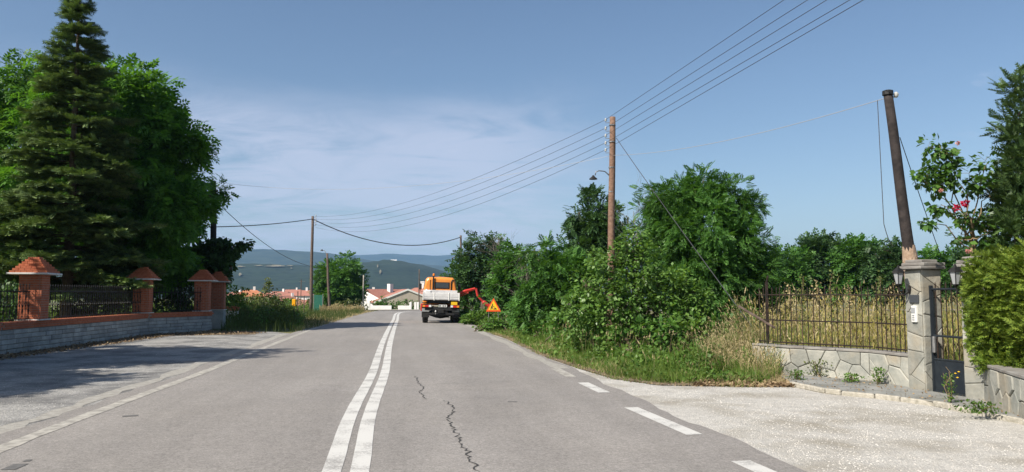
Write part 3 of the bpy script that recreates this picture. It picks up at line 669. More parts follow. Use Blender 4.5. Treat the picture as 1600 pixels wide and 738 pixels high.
def garden_wall(label, pts, seeds, cell):
    o = thing('garden_wall', label, 'wall', pts[0]); off = -pts[0]; Q = [p + off for p in pts]
    for (A, B), sd in zip(zip(Q, Q[1:]), seeds):
        t = (B - A).normalized(); n = Vector((t.y, -t.x, 0)); rot = Matrix((t, n, Vector((0, 0, 1)))).transposed()
        MB().box((A + B) / 2 - n * .15 + Vector((0, 0, WH / 2)), ((B - A).length + .02, .29, WH), rot).build('core', 'mortar', o)
        slate_face(o, A, B, 0, WH, cell, sd)
        k = max(1, round((B - A).length / .55))
        for i in range(k):
            a, b = A.lerp(B, i / k), A.lerp(B, (i + 1) / k)
            me = MB().cbox((0, 0, 0), ((b - a).length - .008, .36, .045), .008, rot).mesh('coping_stone', 'coping'); part('coping_stone', me, o, (a + b) / 2 - n * .14 + Vector((0, 0, WH + .024)))
    return o
# faces must look towards the camera side (-X / -Y): run each piece so that its right normal does
garden_wall('low slate wall carrying the iron railing left of the gate', S, (11, 12, 13), .30)
PW = .36
d3 = (S[3] - S[2]).normalized(); n3 = Vector((d3.y, -d3.x, 0))
gA = G(1447, 617.5); 
def gate_pillar(corner, t, label, seed, h=2.0):
    n = Vector((t.y, -t.x, 0)); o = thing('gate_pillar', label, 'pillar', corner, 0, 'stone gate pillars')
    q = [Vector((0, 0, 0)), -t * PW, -t * PW - n * PW, -n * PW]     # corner is the near front edge
    rot = Matrix((t, n, Vector((0, 0, 1)))).transposed()
    MB().box(-t * PW / 2 - n * PW / 2 + Vector((0, 0, h / 2)), (PW - .01, PW - .01, h), rot).build('core', 'mortar_pale', o)
    slate_face(o, q[1], q[0], 0, h, .30, seed, .018); slate_face(o, q[0], q[3], 0, h, .32, seed + 1, .018)
    slate_face(o, q[2], q[1], 0, h, .30, seed + 2, .02)
    rr = random.Random(seed); cm = MB()
    for i, (s, z) in enumerate(((.50, .03), (.46, .085), (.34, .135))): cm.cbox(-t * PW / 2 - n * PW / 2 + Vector((rr.uniform(-.02, .02), rr.uniform(-.02, .02), h + z)), (s, s, .055), .02, rot @ Matrix.Rotation(rr.uniform(-.12, .12), 3, 'Z'))
    cm.build('cap', 'coping', o); return o, n
tg = d3                                                   # direction along the front, towards the camera
c1 = gA; gp1, ng = gate_pillar(c1, tg, 'rough stone gate pillar carrying the intercom, left of the iron gate', 31)
GW = .80
c2 = c1 + tg * (GW + PW); gp2, _ = gate_pillar(c2, tg, 'stone gate pillar half hidden by the clipped hedge, right of the gate', 41)
w4 = [c2, c2 + (G(1600, 662) - c2).normalized() * 8.5]
gw2 = garden_wall('low slate wall under the clipped hedge at the right frame edge', w4, (14,), .32)
# wall piece between the railing wall and the first pillar is the pillar itself; railing on the low wall
def straight_bar(h):
    mb = MB(); mb.tube([(0, 0, 0), (0, 0, h)], .0085, 5); mb.lathe((0, 0, h), [(.012, -.005), (.012, .015), (.001, .06)], 5); mb.lathe((0, 0, h * .45), [(.009, -.02), (.016, 0), (.009, .02)], 5); return mb.mesh('bar', 'rusty_iron')
SB = straight_bar(1.08)
rl = thing('iron_railing', 'rusty black iron railing of straight spiked bars on the low slate wall', 'railing', S[0] + Vector((0, 0, WH + .047)))
n_prev = None
for (A, B) in ((S[0], S[1]), (S[1], S[2]), (S[2], S[3])):
    t = (B - A).normalized(); n = Vector((t.y, -t.x, 0)); A2, B2 = A - S[0] - n * .13, B - S[0] - n * .13; Ln = (B2 - A2).length; k = round(Ln / .118)
    for z in (.05, .48, .98): MB().tube([A2 + Vector((0, 0, z)), B2 + Vector((0, 0, z))], .013, 5).build('rail', 'rusty_iron', rl)
    for i in range(k): part('bar', SB, rl, A2 + t * ((i + .5) * Ln / k))
tt = (S[1] - S[0]).normalized(); nn = Vector((tt.y, -tt.x, 0))
MB().box(tt * .28 - nn * .13 + Vector((0, 0, .62)), (.05, .05, 1.24)).tube([tt * .28 - nn * .13 + Vector((0, 0, 1.22)), tt * .33 - nn * .13 + Vector((0, 0, 1.36))], .02, 5).build('post', 'rusty_iron', rl)
MB().tube([Vector((-.25, .1, .75)), Vector((.35, -.3, .32))], .025, 6).build('brace', 'pole_grey', rl)

gate = thing('iron_gate', 'narrow dark iron gate with a solid lower sheet between the stone pillars', 'gate', c1 + Vector((0, 0, .02)))
go = -ng * .14
def gp(u, z): return tg * u + go + Vector((0, 0, z))
GH = 1.72
for u in (.03, GW - .03): MB().box(gp(u, GH / 2), (.05, .05, GH)).build('frame_post', 'gate_sheet', gate)
for z in (.04, .55, .92, GH - .06): MB().tube([gp(.05, z), gp(GW - .05, z)], .018, 5).build('rail', 'gate_sheet', gate)
rotg = Matrix((tg, ng, Vector((0, 0, 1)))).transposed()
MB().box(gp(GW / 2, .30), (GW - .11, .012, .48), rotg).build('sheet_panel', 'gate_sheet', gate)
GB = MB().tube([(0, 0, -.15), (0, 0, 1.02)], .009, 5).lathe((0, 0, 1.02), [(.012, 0), (.013, .015), (.001, .06)], 5).mesh('bar', 'rusty_iron')
for i in range(6): part('bar', GB, gate, gp(.13 + i * .108, .70))
MB().cbox(gp(.09, .78) + ng * .03, (.05, .05, .26), .01, rotg).build('lock_plate', 'galvanised', gate)

def lantern(loc, label):
    o = thing('wall_lantern', label, 'lantern', loc, 0, 'lanterns on the gate pillars')
    e = ng * .20
    MB().tube([Vector((0, 0, -.16)), ng * .09 + Vector((0, 0, -.20)), ng * .18 + Vector((0, 0, -.15)), e + Vector((0, 0, -.06))], .014, 6).lathe((0, 0, -.12), [(.02, -.07), (.035, 0), (.02, .07)], 6).build('bracket', 'iron', o)
    MB().lathe(e, [(.035, -.06), (.055, -.04), (.055, -.03)], 6).build('base', 'iron', o)
    MB().lathe(e, [(.048, -.03), (.085, .15)], 6).build('glass', 'grey_plastic', o)
    fr = MB()
    for k in range(6):
        a = k * math.pi / 3; fr.tube([e + Vector((.05 * math.cos(a), .05 * math.sin(a), -.03)), e + Vector((.088 * math.cos(a), .088 * math.sin(a), .15))], .007, 4)
    fr.build('cage', 'iron', o)
    MB().lathe(e, [(.11, .15), (.105, .165), (.05, .22), (.03, .225), (.02, .25), (.004, .28)], 6).build('lid', 'iron', o)
lantern(c1 - tg * .25 + ng * .02 + Vector((0, 0, 1.80)), 'black lantern on the left gate pillar, beside the leaning pole')
lantern(c2 - tg * .22 + ng * .02 + Vector((0, 0, 1.78)), 'black lantern on the right gate pillar, against the hedge')
ic = thing('intercom', 'pale doorbell panel under a dark nameplate on the left gate pillar', 'intercom', c1 - tg * .15 + ng * .025 + Vector((0, 0, 1.28)))
MB().cbox((0, 0, 0), (.11, .05, .27), .01, rotg).build('panel', 'white_plastic', ic)
MB().cbox(ng * .028 + Vector((0, 0, .06)), (.08, .012, .09), .004, rotg).build('speaker_grille', 'grey_plastic', ic)
for i in range(3): MB().cbox(ng * .028 + Vector((0, 0, -.02 - i * .035)), (.05, .012, .02), .003, rotg).build('button', 'grey_plastic', ic)
MB().cbox(Vector((0, 0, .245)), (.20, .03, .13), .006, rotg).build('nameplate', 'dark_plate', ic)

# flagstone pavement before the gate
base_line = [S[1] + Vector((-.05, .05, 0)), S[2], S[3], c1, c2, w4[1]]
def resample(pl, n):
    d = [0]
    for p, q in zip(pl, pl[1:]): d.append(d[-1] + (q - p).length)
    out_ = []
    for k in range(n):
        t = d[-1] * k / (n - 1); i = max(j for j in range(len(d)) if d[j] <= t + 1e-9); i = min(i, len(pl) - 2); out_.append(pl[i].lerp(pl[i + 1], (t - d[i]) / max(d[i + 1] - d[i], 1e-9)))
    return out_
kp_ = resample(kpts[:5] + [kpts[4] + kdir * 7], 24); bp_ = resample(base_line[:5] + [w4[1]], 24)
o = MB().add([(p.x, p.y, .07) for p in kp_] + [(p.x + .03, p.y + .03, .07) for p in bp_], [(i, i + 1, 24 + i + 1, 24 + i) for i in range(23)]).build('pavement', 'pavement_stone'); tag(o, kind='structure')
rr = random.Random(5)
for a, b in zip(kpts, kpts[1:]):
    t = (b - a); Ln = t.length; t.normalize(); n = Vector((t.y, -t.x, 0)); rot = Matrix((t, n, Vector((0, 0, 1)))).transposed(); u = 0
    while u < Ln - .005:
        w_ = rr.uniform(.25, .6); w_ = Ln - u if Ln - u - w_ < .15 else w_; me = MB().cbox((0, 0, 0), (w_ - .012, .065 + rr.uniform(-.02, .02), .09), .02, rot).mesh('kerb_stone', 'kerb_stone')
        part('kerb_stone', me, o, a + t * (u + w_ / 2) + Vector((0, 0, .035 + rr.uniform(-.012, .008)))); u += w_

# ------------------------------------------------------------------ poles and wires
def pole(name, label, base, top, r0, r1, m, group='wooden utility poles'):
    o = thing(name, label, 'utility pole', base, 0, group); d = top - base
    MB().tube([d * s + Vector((.012 * math.sin(s * 9), .012 * math.cos(s * 7), 0)) for s in np.linspace(0, 1, 9)] if name else [], [r0 + (r1 - r0) * s for s in np.linspace(0, 1, 9)], 10).build('shaft', m, o, True)
    return o
def ins(parent, p, d=Vector((-1, 0, 0)), s=1.0):
    MB().tube([p, p + d * .16 * s, p + d * .16 * s + Vector((0, 0, .07 * s))], .012 * s, 5).build('pin', 'galvanised', parent)
    MB().lathe(p + d * .16 * s + Vector((0, 0, .06 * s)), [(.035 * s, 0), (.045 * s, .03 * s), (.03 * s, .06 * s), (.04 * s, .08 * s), (.02 * s, .12 * s)], 8).build('insulator', 'ceramic', parent)
Ym = 28.0
mtop = P(957, 183, Ym); mb_ = Vector((P(953, 400, Ym).x, Ym, 0)); mp = pole('utility_pole', 'tall brown wooden pole with five insulators rising behind the roadside bushes', mb_, mtop, .15, .105, 'pole_brown')
mys = [190, 203, 214.5, 226, 237]; mpt = []
for y in mys:
    q = P(957, y, Ym); ins(mp, q - mb_ + Vector((-.10, 0, -.05)), Vector((-1, 0, 0)), .95); mpt.append(q + Vector((-.26, 0, .06)))
for y in (196, 222, 262, 300): MB().lathe(P(957 - (y - 183) * .014, y, Ym) - mb_, [(.125, -.02), (.125, .02)], 10).build('band', 'galvanised', mp)
Y2 = 68.0; t2 = P(488.5, 338, Y2); b2 = Vector((t2.x, Y2, zat(t2.x, Y2))); p2 = pole('utility_pole', 'grey wooden pole left of the road beside the green metal gate', b2, t2, .15, .11, 'pole_grey')
for dz in (.1, .35, .6, .85): ins(p2, t2 - b2 + Vector((.1, 0, -dz)), Vector((1, 0, 0)), 1.2)
Y3 = 85.0; t3 = P(720, 368, Y3); b3 = Vector((t3.x, Y3, 0)); p3 = pole('utility_pole', 'grey wooden pole standing out above the thicket beyond the truck', b3, t3, .15, .11, 'pole_grey'); ins(p3, t3 - b3 + Vector((0, 0, -.15)))
Y4 = 38.2; t4 = P(333, 283, Y4); b4 = Vector((P(337, 440, Y4).x, Y4, zat(t4.x, Y4))); p4_ = pole('utility_pole', 'dark creosoted pole behind the far end of the brick wall', b4, t4, .17, .13, 'pole_dark')
Y5 = 70.0; t5 = P(511, 396, Y5); b5 = Vector((P(515, 480, Y5).x, Y5, 0)); p5 = pole('leaning_post', 'leaning brownish post with a broken top, before the roadside tree', b5, t5, .13, .09, 'pole_grey', None); p5['category'] = 'post'
Y6 = 137.0; t6 = P(707, 403, Y6); b6 = Vector((t6.x, Y6, zat(t6.x, Y6))); p6 = pole('utility_pole', 'distant dark pole tip with a small lamp beyond the thicket', b6, t6, .17, .14, 'pole_dark')
MB().tube([t6 - b6, t6 - b6 + Vector((.5, 0, .25)), t6 - b6 + Vector((.9, 0, .2))], .05, 5).build('lamp_arm', 'galvanised', p6)
Y7 = 112.0; t7 = P(655, 421, Y7); b7 = Vector((t7.x, Y7, zat(t7.x, Y7))); pole('utility_pole', 'thin far pole rising just left of the truck cab', b7, t7, .10, .07, 'pole_grey')
Y8 = 84.0; t8 = P(568, 430, Y8); b8 = Vector((t8.x, Y8, zat(t8.x, Y8))); pole('utility_pole', 'thin pale pole at the road bend beside the white garden wall', b8, t8, .09, .07, 'concrete')
# leaning pole behind the gate
Y9 = 14.6; t9 = P(1387, 144, Y9); q9 = P(1424, 418, Y9); dd = (q9 - t9); b9 = t9 + dd * (t9.z / -dd.z); b9.z = 0
p9 = pole('utility_pole', 'dark leaning pole with a white insulator behind the stone gate pillar', b9, t9, .125, .085, 'pole_dark')
sp = (t9 - b9); MB().tube([sp * .08, sp * .25, sp * .40, sp * .46], [.158, .150, .142, .112], 14).build('stripped_wood', 'peeled_wood', p9)
MB().lathe(sp, [(.10, -.06), (.10, .02), (.06, .035)], 10).build('top_cap', 'black_steel', p9)
MB().lathe(sp + Vector((.16, 0, -.08)), [(.02, -.03), (.045, 0), (.05, .04), (.02, .08)], 8).tube([sp + Vector((.05, 0, -.10)), sp + Vector((.17, 0, -.10))], .012, 5).build('insulator', 'ceramic', p9)
# street lamp on the tall pole
la = P(955, 277, Ym); lb_ = P(927, 277, Ym - .3)
sl = thing('street_lamp', 'old street lamp on a curved arm fixed to the tall brown pole', 'street lamp', la)
MB().tube([Vector((0, 0, 0)), P(945, 268, Ym) - la, P(936, 267, Ym - .2) - la, P(931, 269, Ym - .3) - la, P(930, 274, Ym - .3) - la], .02, 6).build('arm', 'galvanised', sl, True)
MB().lathe(P(927, 278, Ym - .3) - la, [(.15, -.06), (.145, -.03), (.06, .04), (.03, .09)], 10).build('shade', 'black_steel', sl)
# lamp head beside the concrete post
s5 = P(503, 391, Y5); sl5 = thing('street_lamp', 'small dark lamp head hanging by the leaning brownish post', 'street lamp', t5)
MB().tube([Vector((0, 0, -.2)), (s5 - t5) * .5 + Vector((0, 0, .12)), s5 - t5], .025, 5).build('arm', 'galvanised', sl5)
MB().lathe(s5 - t5, [(.16, -.08), (.05, .06)], 8).build('shade', 'black_steel', sl5)
def wire(A, B, sag, r, label, m='wire', name='overhead_wire', group=None, n=22):
    pts = [A.lerp(B, s) - Vector((0, 0, 4 * sag * s * (1 - s))) for s in np.linspace(0, 1, n)]
    o = MB().tube([p - A for p in pts], r, 5).build(name, m); o.location = A; return tag(o, label, 'cable', group)
rank = ('topmost', 'second', 'third', 'fourth', 'lowest')
ends0 = [(1225, 0), (1262, 0), (1292, 0), (1328, 0), (1349, 0)]
for i, a in enumerate(mpt):
    e = ends0[i]; d = ray(*e); zt = a.z - .1; B = Vector((0, 0, CAMH)) + d * ((zt - CAMH) / d.z); ext = a + (B - a) * 2.6
    wire(a, ext, .0, .007, f'{rank[i]} of the five bare wires rising right from the tall brown pole', group='bare wires rising to the right')
    if i < 5:
        b = t2 + Vector((.25, 0, -.02 - .24 * min(i, 3))) if i < 4 else t2 + Vector((.25, 0, -1.0))
        wire(a, b, 1.0 + .1 * i, .0075, f'{rank[i]} of the five bare wires sagging left from the tall brown pole', group='bare wires sagging to the left')
c0 = P(957, 243, Ym)
wire(t9 + Vector((-.05, 0, -.12)), c0, .25, .007, 'pale service cable from the leaning pole to the tall brown pole', 'pale_wire')
wire(c0, t4 + Vector((.1, 0, -.05)), .75, .006, 'faint pale cable from the tall brown pole to the dark pole on the left', 'pale_wire')
wire(P(963, 216, Ym), Vector((S[0].x + .35, S[0].y + 1.2, .9)), .05, .011, 'steel guy wire slanting down from the tall pole past the big tree', name='guy_wire')
wire(P(200, 352, 45), t2 + Vector((0, 0, -.25)), .35, .035, 'thick black cable running in from the left to the grey pole')
wire(t2 + Vector((0, 0, -.25)), t3 + Vector((0, 0, -.2)), 1.55, .045, 'thick black cable sagging across the road between two grey poles')
wire(t4 + Vector((.05, 0, -.9)), P(500, 418, 66), .8, .018, 'thin cable slanting down right from the dark creosoted pole')
wire(P(1371, 157, Y9 - .1), P(1381, 350, Y9 - .1), .0, .007, 'loose black wire hanging straight down beside the leaning pole')
wire(P(1381, 350, Y9 - .1), P(1397, 385, Y9), .1, .007, 'curled end of the loose black wire left of the leaning pole')
wire(P(1406, 215, Y9 + .2), P(1470, 400, Y9 + 3), .02, .008, 'thin stay wire slanting down right of the leaning pole', name='guy_wire')

# ------------------------------------------------------------------ truck
tp = G(688, 505.5); ctr, tdir = c_at(tp.y)
trz = math.atan2(tdir.y, tdir.x) - math.pi / 2
truck = thing('truck', 'orange cab flatbed truck with white tailgate stopped at the right roadside', 'truck', (tp.x, tp.y, .012), trz - R(1.0))
truck.rotation_euler[1] = R(1.4)
def bx(name, c, d, m, b=.02, parent=None): return MB().cbox(c, d, b).build(name, m, parent or truck)
bx('chassis', (-.35, 2.1, .78), (.10, 4.6, .20), 'black_steel'); bx('chassis', (.35, 2.1, .78), (.10, 4.6, .20), 'black_steel')
bx('crossmember', (0, -.15, .80), (1.75, .12, .22), 'black_steel'); bx('underbody', (0, 1.6, .62), (.9, 3.0, .36), 'black_steel', .05)
MB().lathe((-.8, .75, .52), [(.10, 0), (.14, .2), (.26, .55), (.3, .8), (.26, 1.05), (.14, 1.4), (.10, 1.6)], 10, 'X').build('axle', 'black_steel', truck)
def wheel(x, y):
    prof = [(.30, -.15), (.46, -.155), (.51, -.11), (.515, 0), (.51, .11), (.46, .155), (.30, .15)]
    wt = MB().lathe((x, y, .515), prof, 24, 'X').build('wheel', 'rubber', truck, False)
    MB().lathe((x, y, .515), [(.28, -.12), (.30, -.165), (.24, -.15), (.12, -.17), (.10, .17), (.24, .15), (.30, .165), (.28, .12)], 16, 'X').build('rim', 'rim_grey', wt)
    tr = MB()
    for k in range(24):
        a = k * math.pi / 12; tr.box((x + (.06 if k % 2 else -.06), y + .515 * math.cos(a), .515 + .515 * math.sin(a)), (.17, .05, .035), Matrix.Rotation(a + math.pi / 2, 3, 'X'))
    tr.build('tread', 'rubber', wt)
for x in (-.83, .83):
    for y in (.75, 3.5): wheel(x, y)
for x in (-.83, .83):
    bx('mudguard', (x, .75, 1.10), (.40, 1.05, .04), 'black_steel'); bx('mudflap', (x, .125, .70), (.40, .02, .18), 'grey_plastic', .005)
    bx('light_board', (x * .93, -.20, .93), (.52, .06, .17), 'black_steel')
def rear_light(x0, segs):
    o = bx('rear_light', (x0, -.25, .93), (.50, .05, .13), 'black_steel', .01)
    for dx_, w_, m in segs: MB().cbox((x0 + dx_, -.285, .93), (w_, .03, .11), .008).build('lens', m, o)
rear_light(-.76, ((-.17, .14, 'amber_lens'), (0, .18, 'red_lens'), (.165, .13, 'white_lens')))
rear_light(.76, ((.17, .14, 'amber_lens'), (0, .18, 'red_lens'), (-.165, .13, 'white_lens')))
npl = bx('number_plate', (.10, -.24, .95), (.46, .015, .13), 'plate', .004)
for i, dx_ in enumerate((-.14, .04, .15)): MB().box((.10 + dx_ - .02, -.25, .95), (.07 if i else .10, .004, .06)).build('plate_mark', 'plate_ink', npl)
bx('warning_plate', (.72, -.24, 1.10), (.34, .015, .17), 'yellow_sign', .004)
MB().tube([(-.28, -.2, .55), (-.28, -.34, .52), (-.28, -.36, .60)], .04, 7).lathe((-.28, -.36, .60), [(.03, 0), (.06, .04), (.03, .10)], 8).build('tow_hitch', 'galvanised', truck)
bx('shade_bar', (0, -.18, .50), (1.5, .10, .12), 'black_steel')  # black crossbar added to stand in for the shadow below the rear lights
for x in (-.83, .83): bx('shade_flap', (x, .16, .60), (.42, .03, .60), 'rubber', .008)  # extra black flaps, added to darken the shaded space around the wheels
bx('coupling', (0, -.2, .66), (.34, .22, .22), 'black_steel')
# flat bed
bx('bed_floor', (0, .98, 1.24), (1.98, 2.42, .08), 'black_steel')
bx('bed_subframe', (0, .98, 1.15), (1.5, 2.3, .12), 'black_steel')
tg_ = bx('tailgate', (0, -.24, 1.475), (1.98, .045, .40), 'alu', .008)
for x0, w_ in ((-.685, .56), (0.02, .76), (.73, .48)):
    MB().cbox((x0, -.268, 1.475), (w_, .018, .30), .008).build('panel', 'alu', tg_)
    for z in (1.44,): MB().box((x0, -.279, z), (w_ - .03, .006, .012)).build('rib', 'grey_plastic', tg_)
for x in (-.985, -.385, .42, .985): MB().cbox((x, -.275, 1.46), (.05, .035, .44), .006).build('stanchion', 'white_plastic', tg_)
MB().box((0, -.27, 1.265), (2.0, .03, .03)).build('rust_edge', 'rusty_iron', tg_)
for x in (-.985, .985): bx('side_board', (x, .98, 1.475), (.045, 2.40, .40), 'alu', .008)
bx('headboard', (0, 2.16, 1.55), (1.98, .05, .55), 'alu', .008)
bx('side_locker', (-1.0, 2.0, .82), (.22, .5, .42), 'red_paint', .03)
# cab: a lofted shell
def cab():
    secs = []                                    # (y, half width bottom, half width top, z bottom, z top)
    for y, wb, wt, zb, zt in ((2.32, .94, .76, 1.0, 2.46), (2.40, .985, .82, .95, 2.56), (2.9, 1.0, .84, .95, 2.60), (3.55, 1.0, .83, .95, 2.57), (3.95, .99, .80, .95, 2.0), (4.15, .95, .78, .95, 1.55), (4.2, .9, .74, 1.0, 1.5)):
        ring = []
        zm = zb + (zt - zb) * .45
        for x, z in ((-wb, zb), (-wb, zm), (-wt - .02, zt - .14), (-wt + .10, zt - .02), (0, zt + .02), (wt - .10, zt - .02), (wt + .02, zt - .14), (wb, zm), (wb, zb)): ring.append((x, y, z))
        secs.append(ring)
    n = len(secs[0]); vs = [p for r_ in secs for p in r_]; fs = []
    for i in range(len(secs) - 1):
        for k in range(n - 1): fs.append((i * n + k, i * n + k + 1, (i + 1) * n + k + 1, (i + 1) * n + k))
        fs.append((i * n + n - 1, i * n, (i + 1) * n, (i + 1) * n + n - 1))
    fs += [tuple(range(n))[::-1], tuple((len(secs) - 1) * n + k for k in range(n))]
    o = MB().add(vs, fs).build('cab', 'orange_paint', truck); m = o.modifiers.new('b', 'BEVEL'); m.width = .05; m.segments = 3; m.limit_method = 'ANGLE'; m.angle_limit = R(25)
    return o
cb = cab()
rw = MB().cbox((.10, 2.315, 2.10), (.86, .03, .38), .05).build('rear_window', 'black_steel', cb)
MB().cbox((.10, 2.295, 2.10), (.76, .02, .29), .04).build('pane', 'glass', rw)
for x in (-.60, .66): MB().cbox((x, 2.312, 2.02), (.025, .03, .80), .008).build('seam', 'black_steel', cb)
MB().tube([(.62, 2.30, 1.75), (.62, 2.29, 2.30), (.68, 2.30, 2.42), (.82, 2.32, 2.42)], .03, 6).build('gutter', 'black_steel', cb)
for x in (-1, 1):
    MB().box((x * .945, 3.0, 2.05), (.02, .75, .42), Matrix.Rotation(x * -.16, 3, 'Y')).build('side_window', 'glass', cb)
MB().tube([(-.42, 2.26, 1.3), (-.42, 2.26, 2.62)], .045, 8).build('exhaust_stack', 'black_steel', truck)
MB().lathe((-.40, 2.6, 2.60), [(.05, 0), (.05, .06)], 10).build('beacon_base', 'black_steel', truck)
MB().lathe((-.40, 2.6, 2.66), [(.06, 0), (.06, .10), (.03, .14)], 10).build('beacon', 'amber_lens', truck)
for x in (-1, 1):
    mr_ = MB().cbox((x * 1.16, 3.55, 2.02), (.16, .08, .36), .03).build('mirror', 'black_steel', truck)
    MB().tube([(x * .95, 3.55, 2.25), (x * 1.16, 3.55, 2.25), (x * 1.16, 3.55, 1.75), (x * .98, 3.55, 1.70)], .015, 5).build('mirror_arm', 'black_steel', truck)
cn = thing('canister', 'rounded white canister behind the cab in the flatbed, upper left corner', 'canister', truck.matrix_basis @ Vector((-.70, 1.85, 1.285)), trz)
MB().cbox((0, 0, .27), (.42, .34, .54), .10).build('body', 'white_plastic', cn); MB().lathe((-.08, 0, .53), [(.06, 0), (.06, .06)], 8).build('lid', 'white_plastic', cn)
# red hedge-cutter boom on the far side of the truck
arm = MB(); A0 = Vector((1.0, 4.0, 1.55)); A1 = Vector((2.15, 4.0, 1.98)); A2 = Vector((2.32, 4.0, 1.52)); A3 = Vector((2.72, 4.0, 1.12))
ao = MB().tube([A0, A0.lerp(A1, .5) + Vector((0, 0, .05)), A1], [.09, .10, .075], 6).tube([A1 + Vector((.05, 0, .03)), A2], .075, 6).tube([A0 + Vector((.2, -.08, -.08)), A0.lerp(A1, .65) + Vector((0, -.08, -.11))], .035, 6).build('boom', 'red_paint', truck)
MB().tube([A2, A3], .06, 6).build('boom_link', 'red_paint', ao)
hd = MB().cbox(A3 + Vector((.22, 0, -.12)), (.75, .35, .22), .05, Matrix.Rotation(R(35), 3, 'Y')).build('cutter_head', 'red_paint', ao)
bx('boom_mount', (.6, 4.28, 1.0), (1.2, .25, .5), 'red_paint', .04)

# ------------------------------------------------------------------ road-works sign
sg = G(771, 517); szb = P(771, 487, sg.y).z; sgn = thing('roadworks_sign', 'triangular yellow roadworks sign with red border standing in the verge', 'sign', (sg.x, sg.y, 0))
def tri(s, z0): return [Vector((-s / 2, 0, z0)), Vector((s / 2, 0, z0)), Vector((0, 0, z0 + s * .9))]
MB().prism(tri(.66, szb), (0, .015, 0)).build('border_plate', 'sign_red', sgn)
MB().prism([p + Vector((0, -.004, 0)) for p in tri(.47, szb + .068)], (0, .003, 0)).build('yellow_plate', 'yellow_sign', sgn)
pm = MB(); yk = -.009; zb = szb + .095
def flat(poly): pm.prism([Vector((x * .78, yk, zb + z * .78)) for x, z in poly], (0, .003, 0))
flat([(.02, 0), (.19, 0), (.15, .06), (.10, .09), (.05, .06)]); flat([(-.17, 0), (-.13, 0), (-.09, .10), (-.03, 0), (.0, 0), (-.06, .14), (-.03, .22), (-.08, .25), (-.13, .16)])
flat([(-.06, .20), (.06, .10), (.075, .12), (-.05, .23)]); flat([(-.06 + .035 * math.cos(a), .285 + .035 * math.sin(a)) for a in np.linspace(0, 5.5, 8)])
pm.build('pictogram', 'plate_ink', sgn)
for x in (-.20, .20): MB().tube([(x, .03, szb + .1), (x * 1.2, .03, 0)], .015, 5).build('leg', 'galvanised', sgn)
MB().tube([(0, .03, szb + .4), (0, .5, 0)], .015, 5).build('stay', 'galvanised', sgn)

# ------------------------------------------------------------------ buildings
def house(label, px, py_base, Y, wd, dp, wall_h, roof_h, wm, rm, rz=0.0, gable_x=False, wins=((-.28, .5), (.28, .5)), chim=True, zbase=None):
    b = P(px, 470, Y); z = zat(b.x, Y) if zbase is None else zbase
    o = thing('house', label, 'house', (b.x, Y, z), rz, 'village houses' if Y > 150 else None)
    MB().box((0, 0, wall_h / 2), (wd, dp, wall_h)).build('wall', wm, o)
    e = .45
    if gable_x:   # ridge along depth, gable faces the camera
        g_ = MB(); g_.prism([Vector((-wd / 2, -dp / 2, wall_h)), Vector((wd / 2, -dp / 2, wall_h)), Vector((0, -dp / 2, wall_h + roof_h))], (0, dp, 0)); g_.build('gable', wm, o)
        for s in (-1, 1):
            r_ = MB(); th = .14; sl_ = roof_h / (wd / 2); lo = Vector((s * (wd / 2 + e), 0, wall_h - e * sl_ + .05)); hi = Vector((0, 0, wall_h + roof_h + .05))
            pl = [Vector((lo.x, -dp / 2 - .12, lo.z)), Vector((hi.x, -dp / 2 - .12, hi.z)), Vector((hi.x, dp / 2 + .12, hi.z)), Vector((lo.x, dp / 2 + .12, lo.z))]
            r_.prism(pl if s < 0 else pl[::-1], (0, 0, th)); rf = r_.build('roof', rm, o)
            f_ = MB().prism([Vector((lo.x, -dp / 2 - .12 - .02, lo.z - .10)), Vector((hi.x, -dp / 2 - .12 - .02, hi.z - .10)), Vector((hi.x, -dp / 2 - .12 - .02, hi.z + .16)), Vector((lo.x, -dp / 2 - .12 - .02, lo.z + .16))], (0, .05, 0)).build('fascia', 'white_wall', o)
    else:
        r_ = MB(); x0, y0 = wd / 2 + e, dp / 2 + e; rx = max(.5, wd / 2 - dp * .35)
        vs = [(-x0, -y0, wall_h), (x0, -y0, wall_h), (x0, y0, wall_h), (-x0, y0, wall_h), (-rx, 0, wall_h + roof_h), (rx, 0, wall_h + roof_h)]
        r_.add(vs, [(0, 3, 2, 1), (0, 1, 5, 4), (1, 2, 5), (2, 3, 4, 5), (3, 0, 4)]); rf = r_.build('roof', rm, o)
    if chim: MB().box((wd * .12, 0, wall_h + roof_h * .9 + .4), (.7, .7, 1.6)).build('chimney', 'white_wall', rf)
    for u, v in wins:
        wn_ = MB().box((u * wd, -dp / 2 - .03, v * wall_h), (1.1, .08, 1.2)).build('window', 'white_wall', o); MB().box((u * wd, -dp / 2 - .085, v * wall_h), (.9, .03, 1.0)).build('pane', 'window_glass', wn_)
    return o
hb = house('low beige gabled house with red roof behind the white garden wall', 632, 0, 118, 9.0, 9, 1.7, 1.75, 'beige_wall', 'roof_red', R(14), True, (), False, zbase=-1.25)
hb2 = house('red roofed house with white verge board and chimney left of the beige gable', 602, 0, 126, 9.5, 10, 1.6, 1.75, 'white_wall', 'roof_red', R(-38), True, (), True, zbase=-1.1)
house('small white house glimpsed between the beige gable and the truck', 654, 0, 130, 5.5, 6, 3.0, 1.3, 'white_wall', 'roof_red', 0, False, ((-.2, .6), (.2, .6)), True, zbase=-1.6)
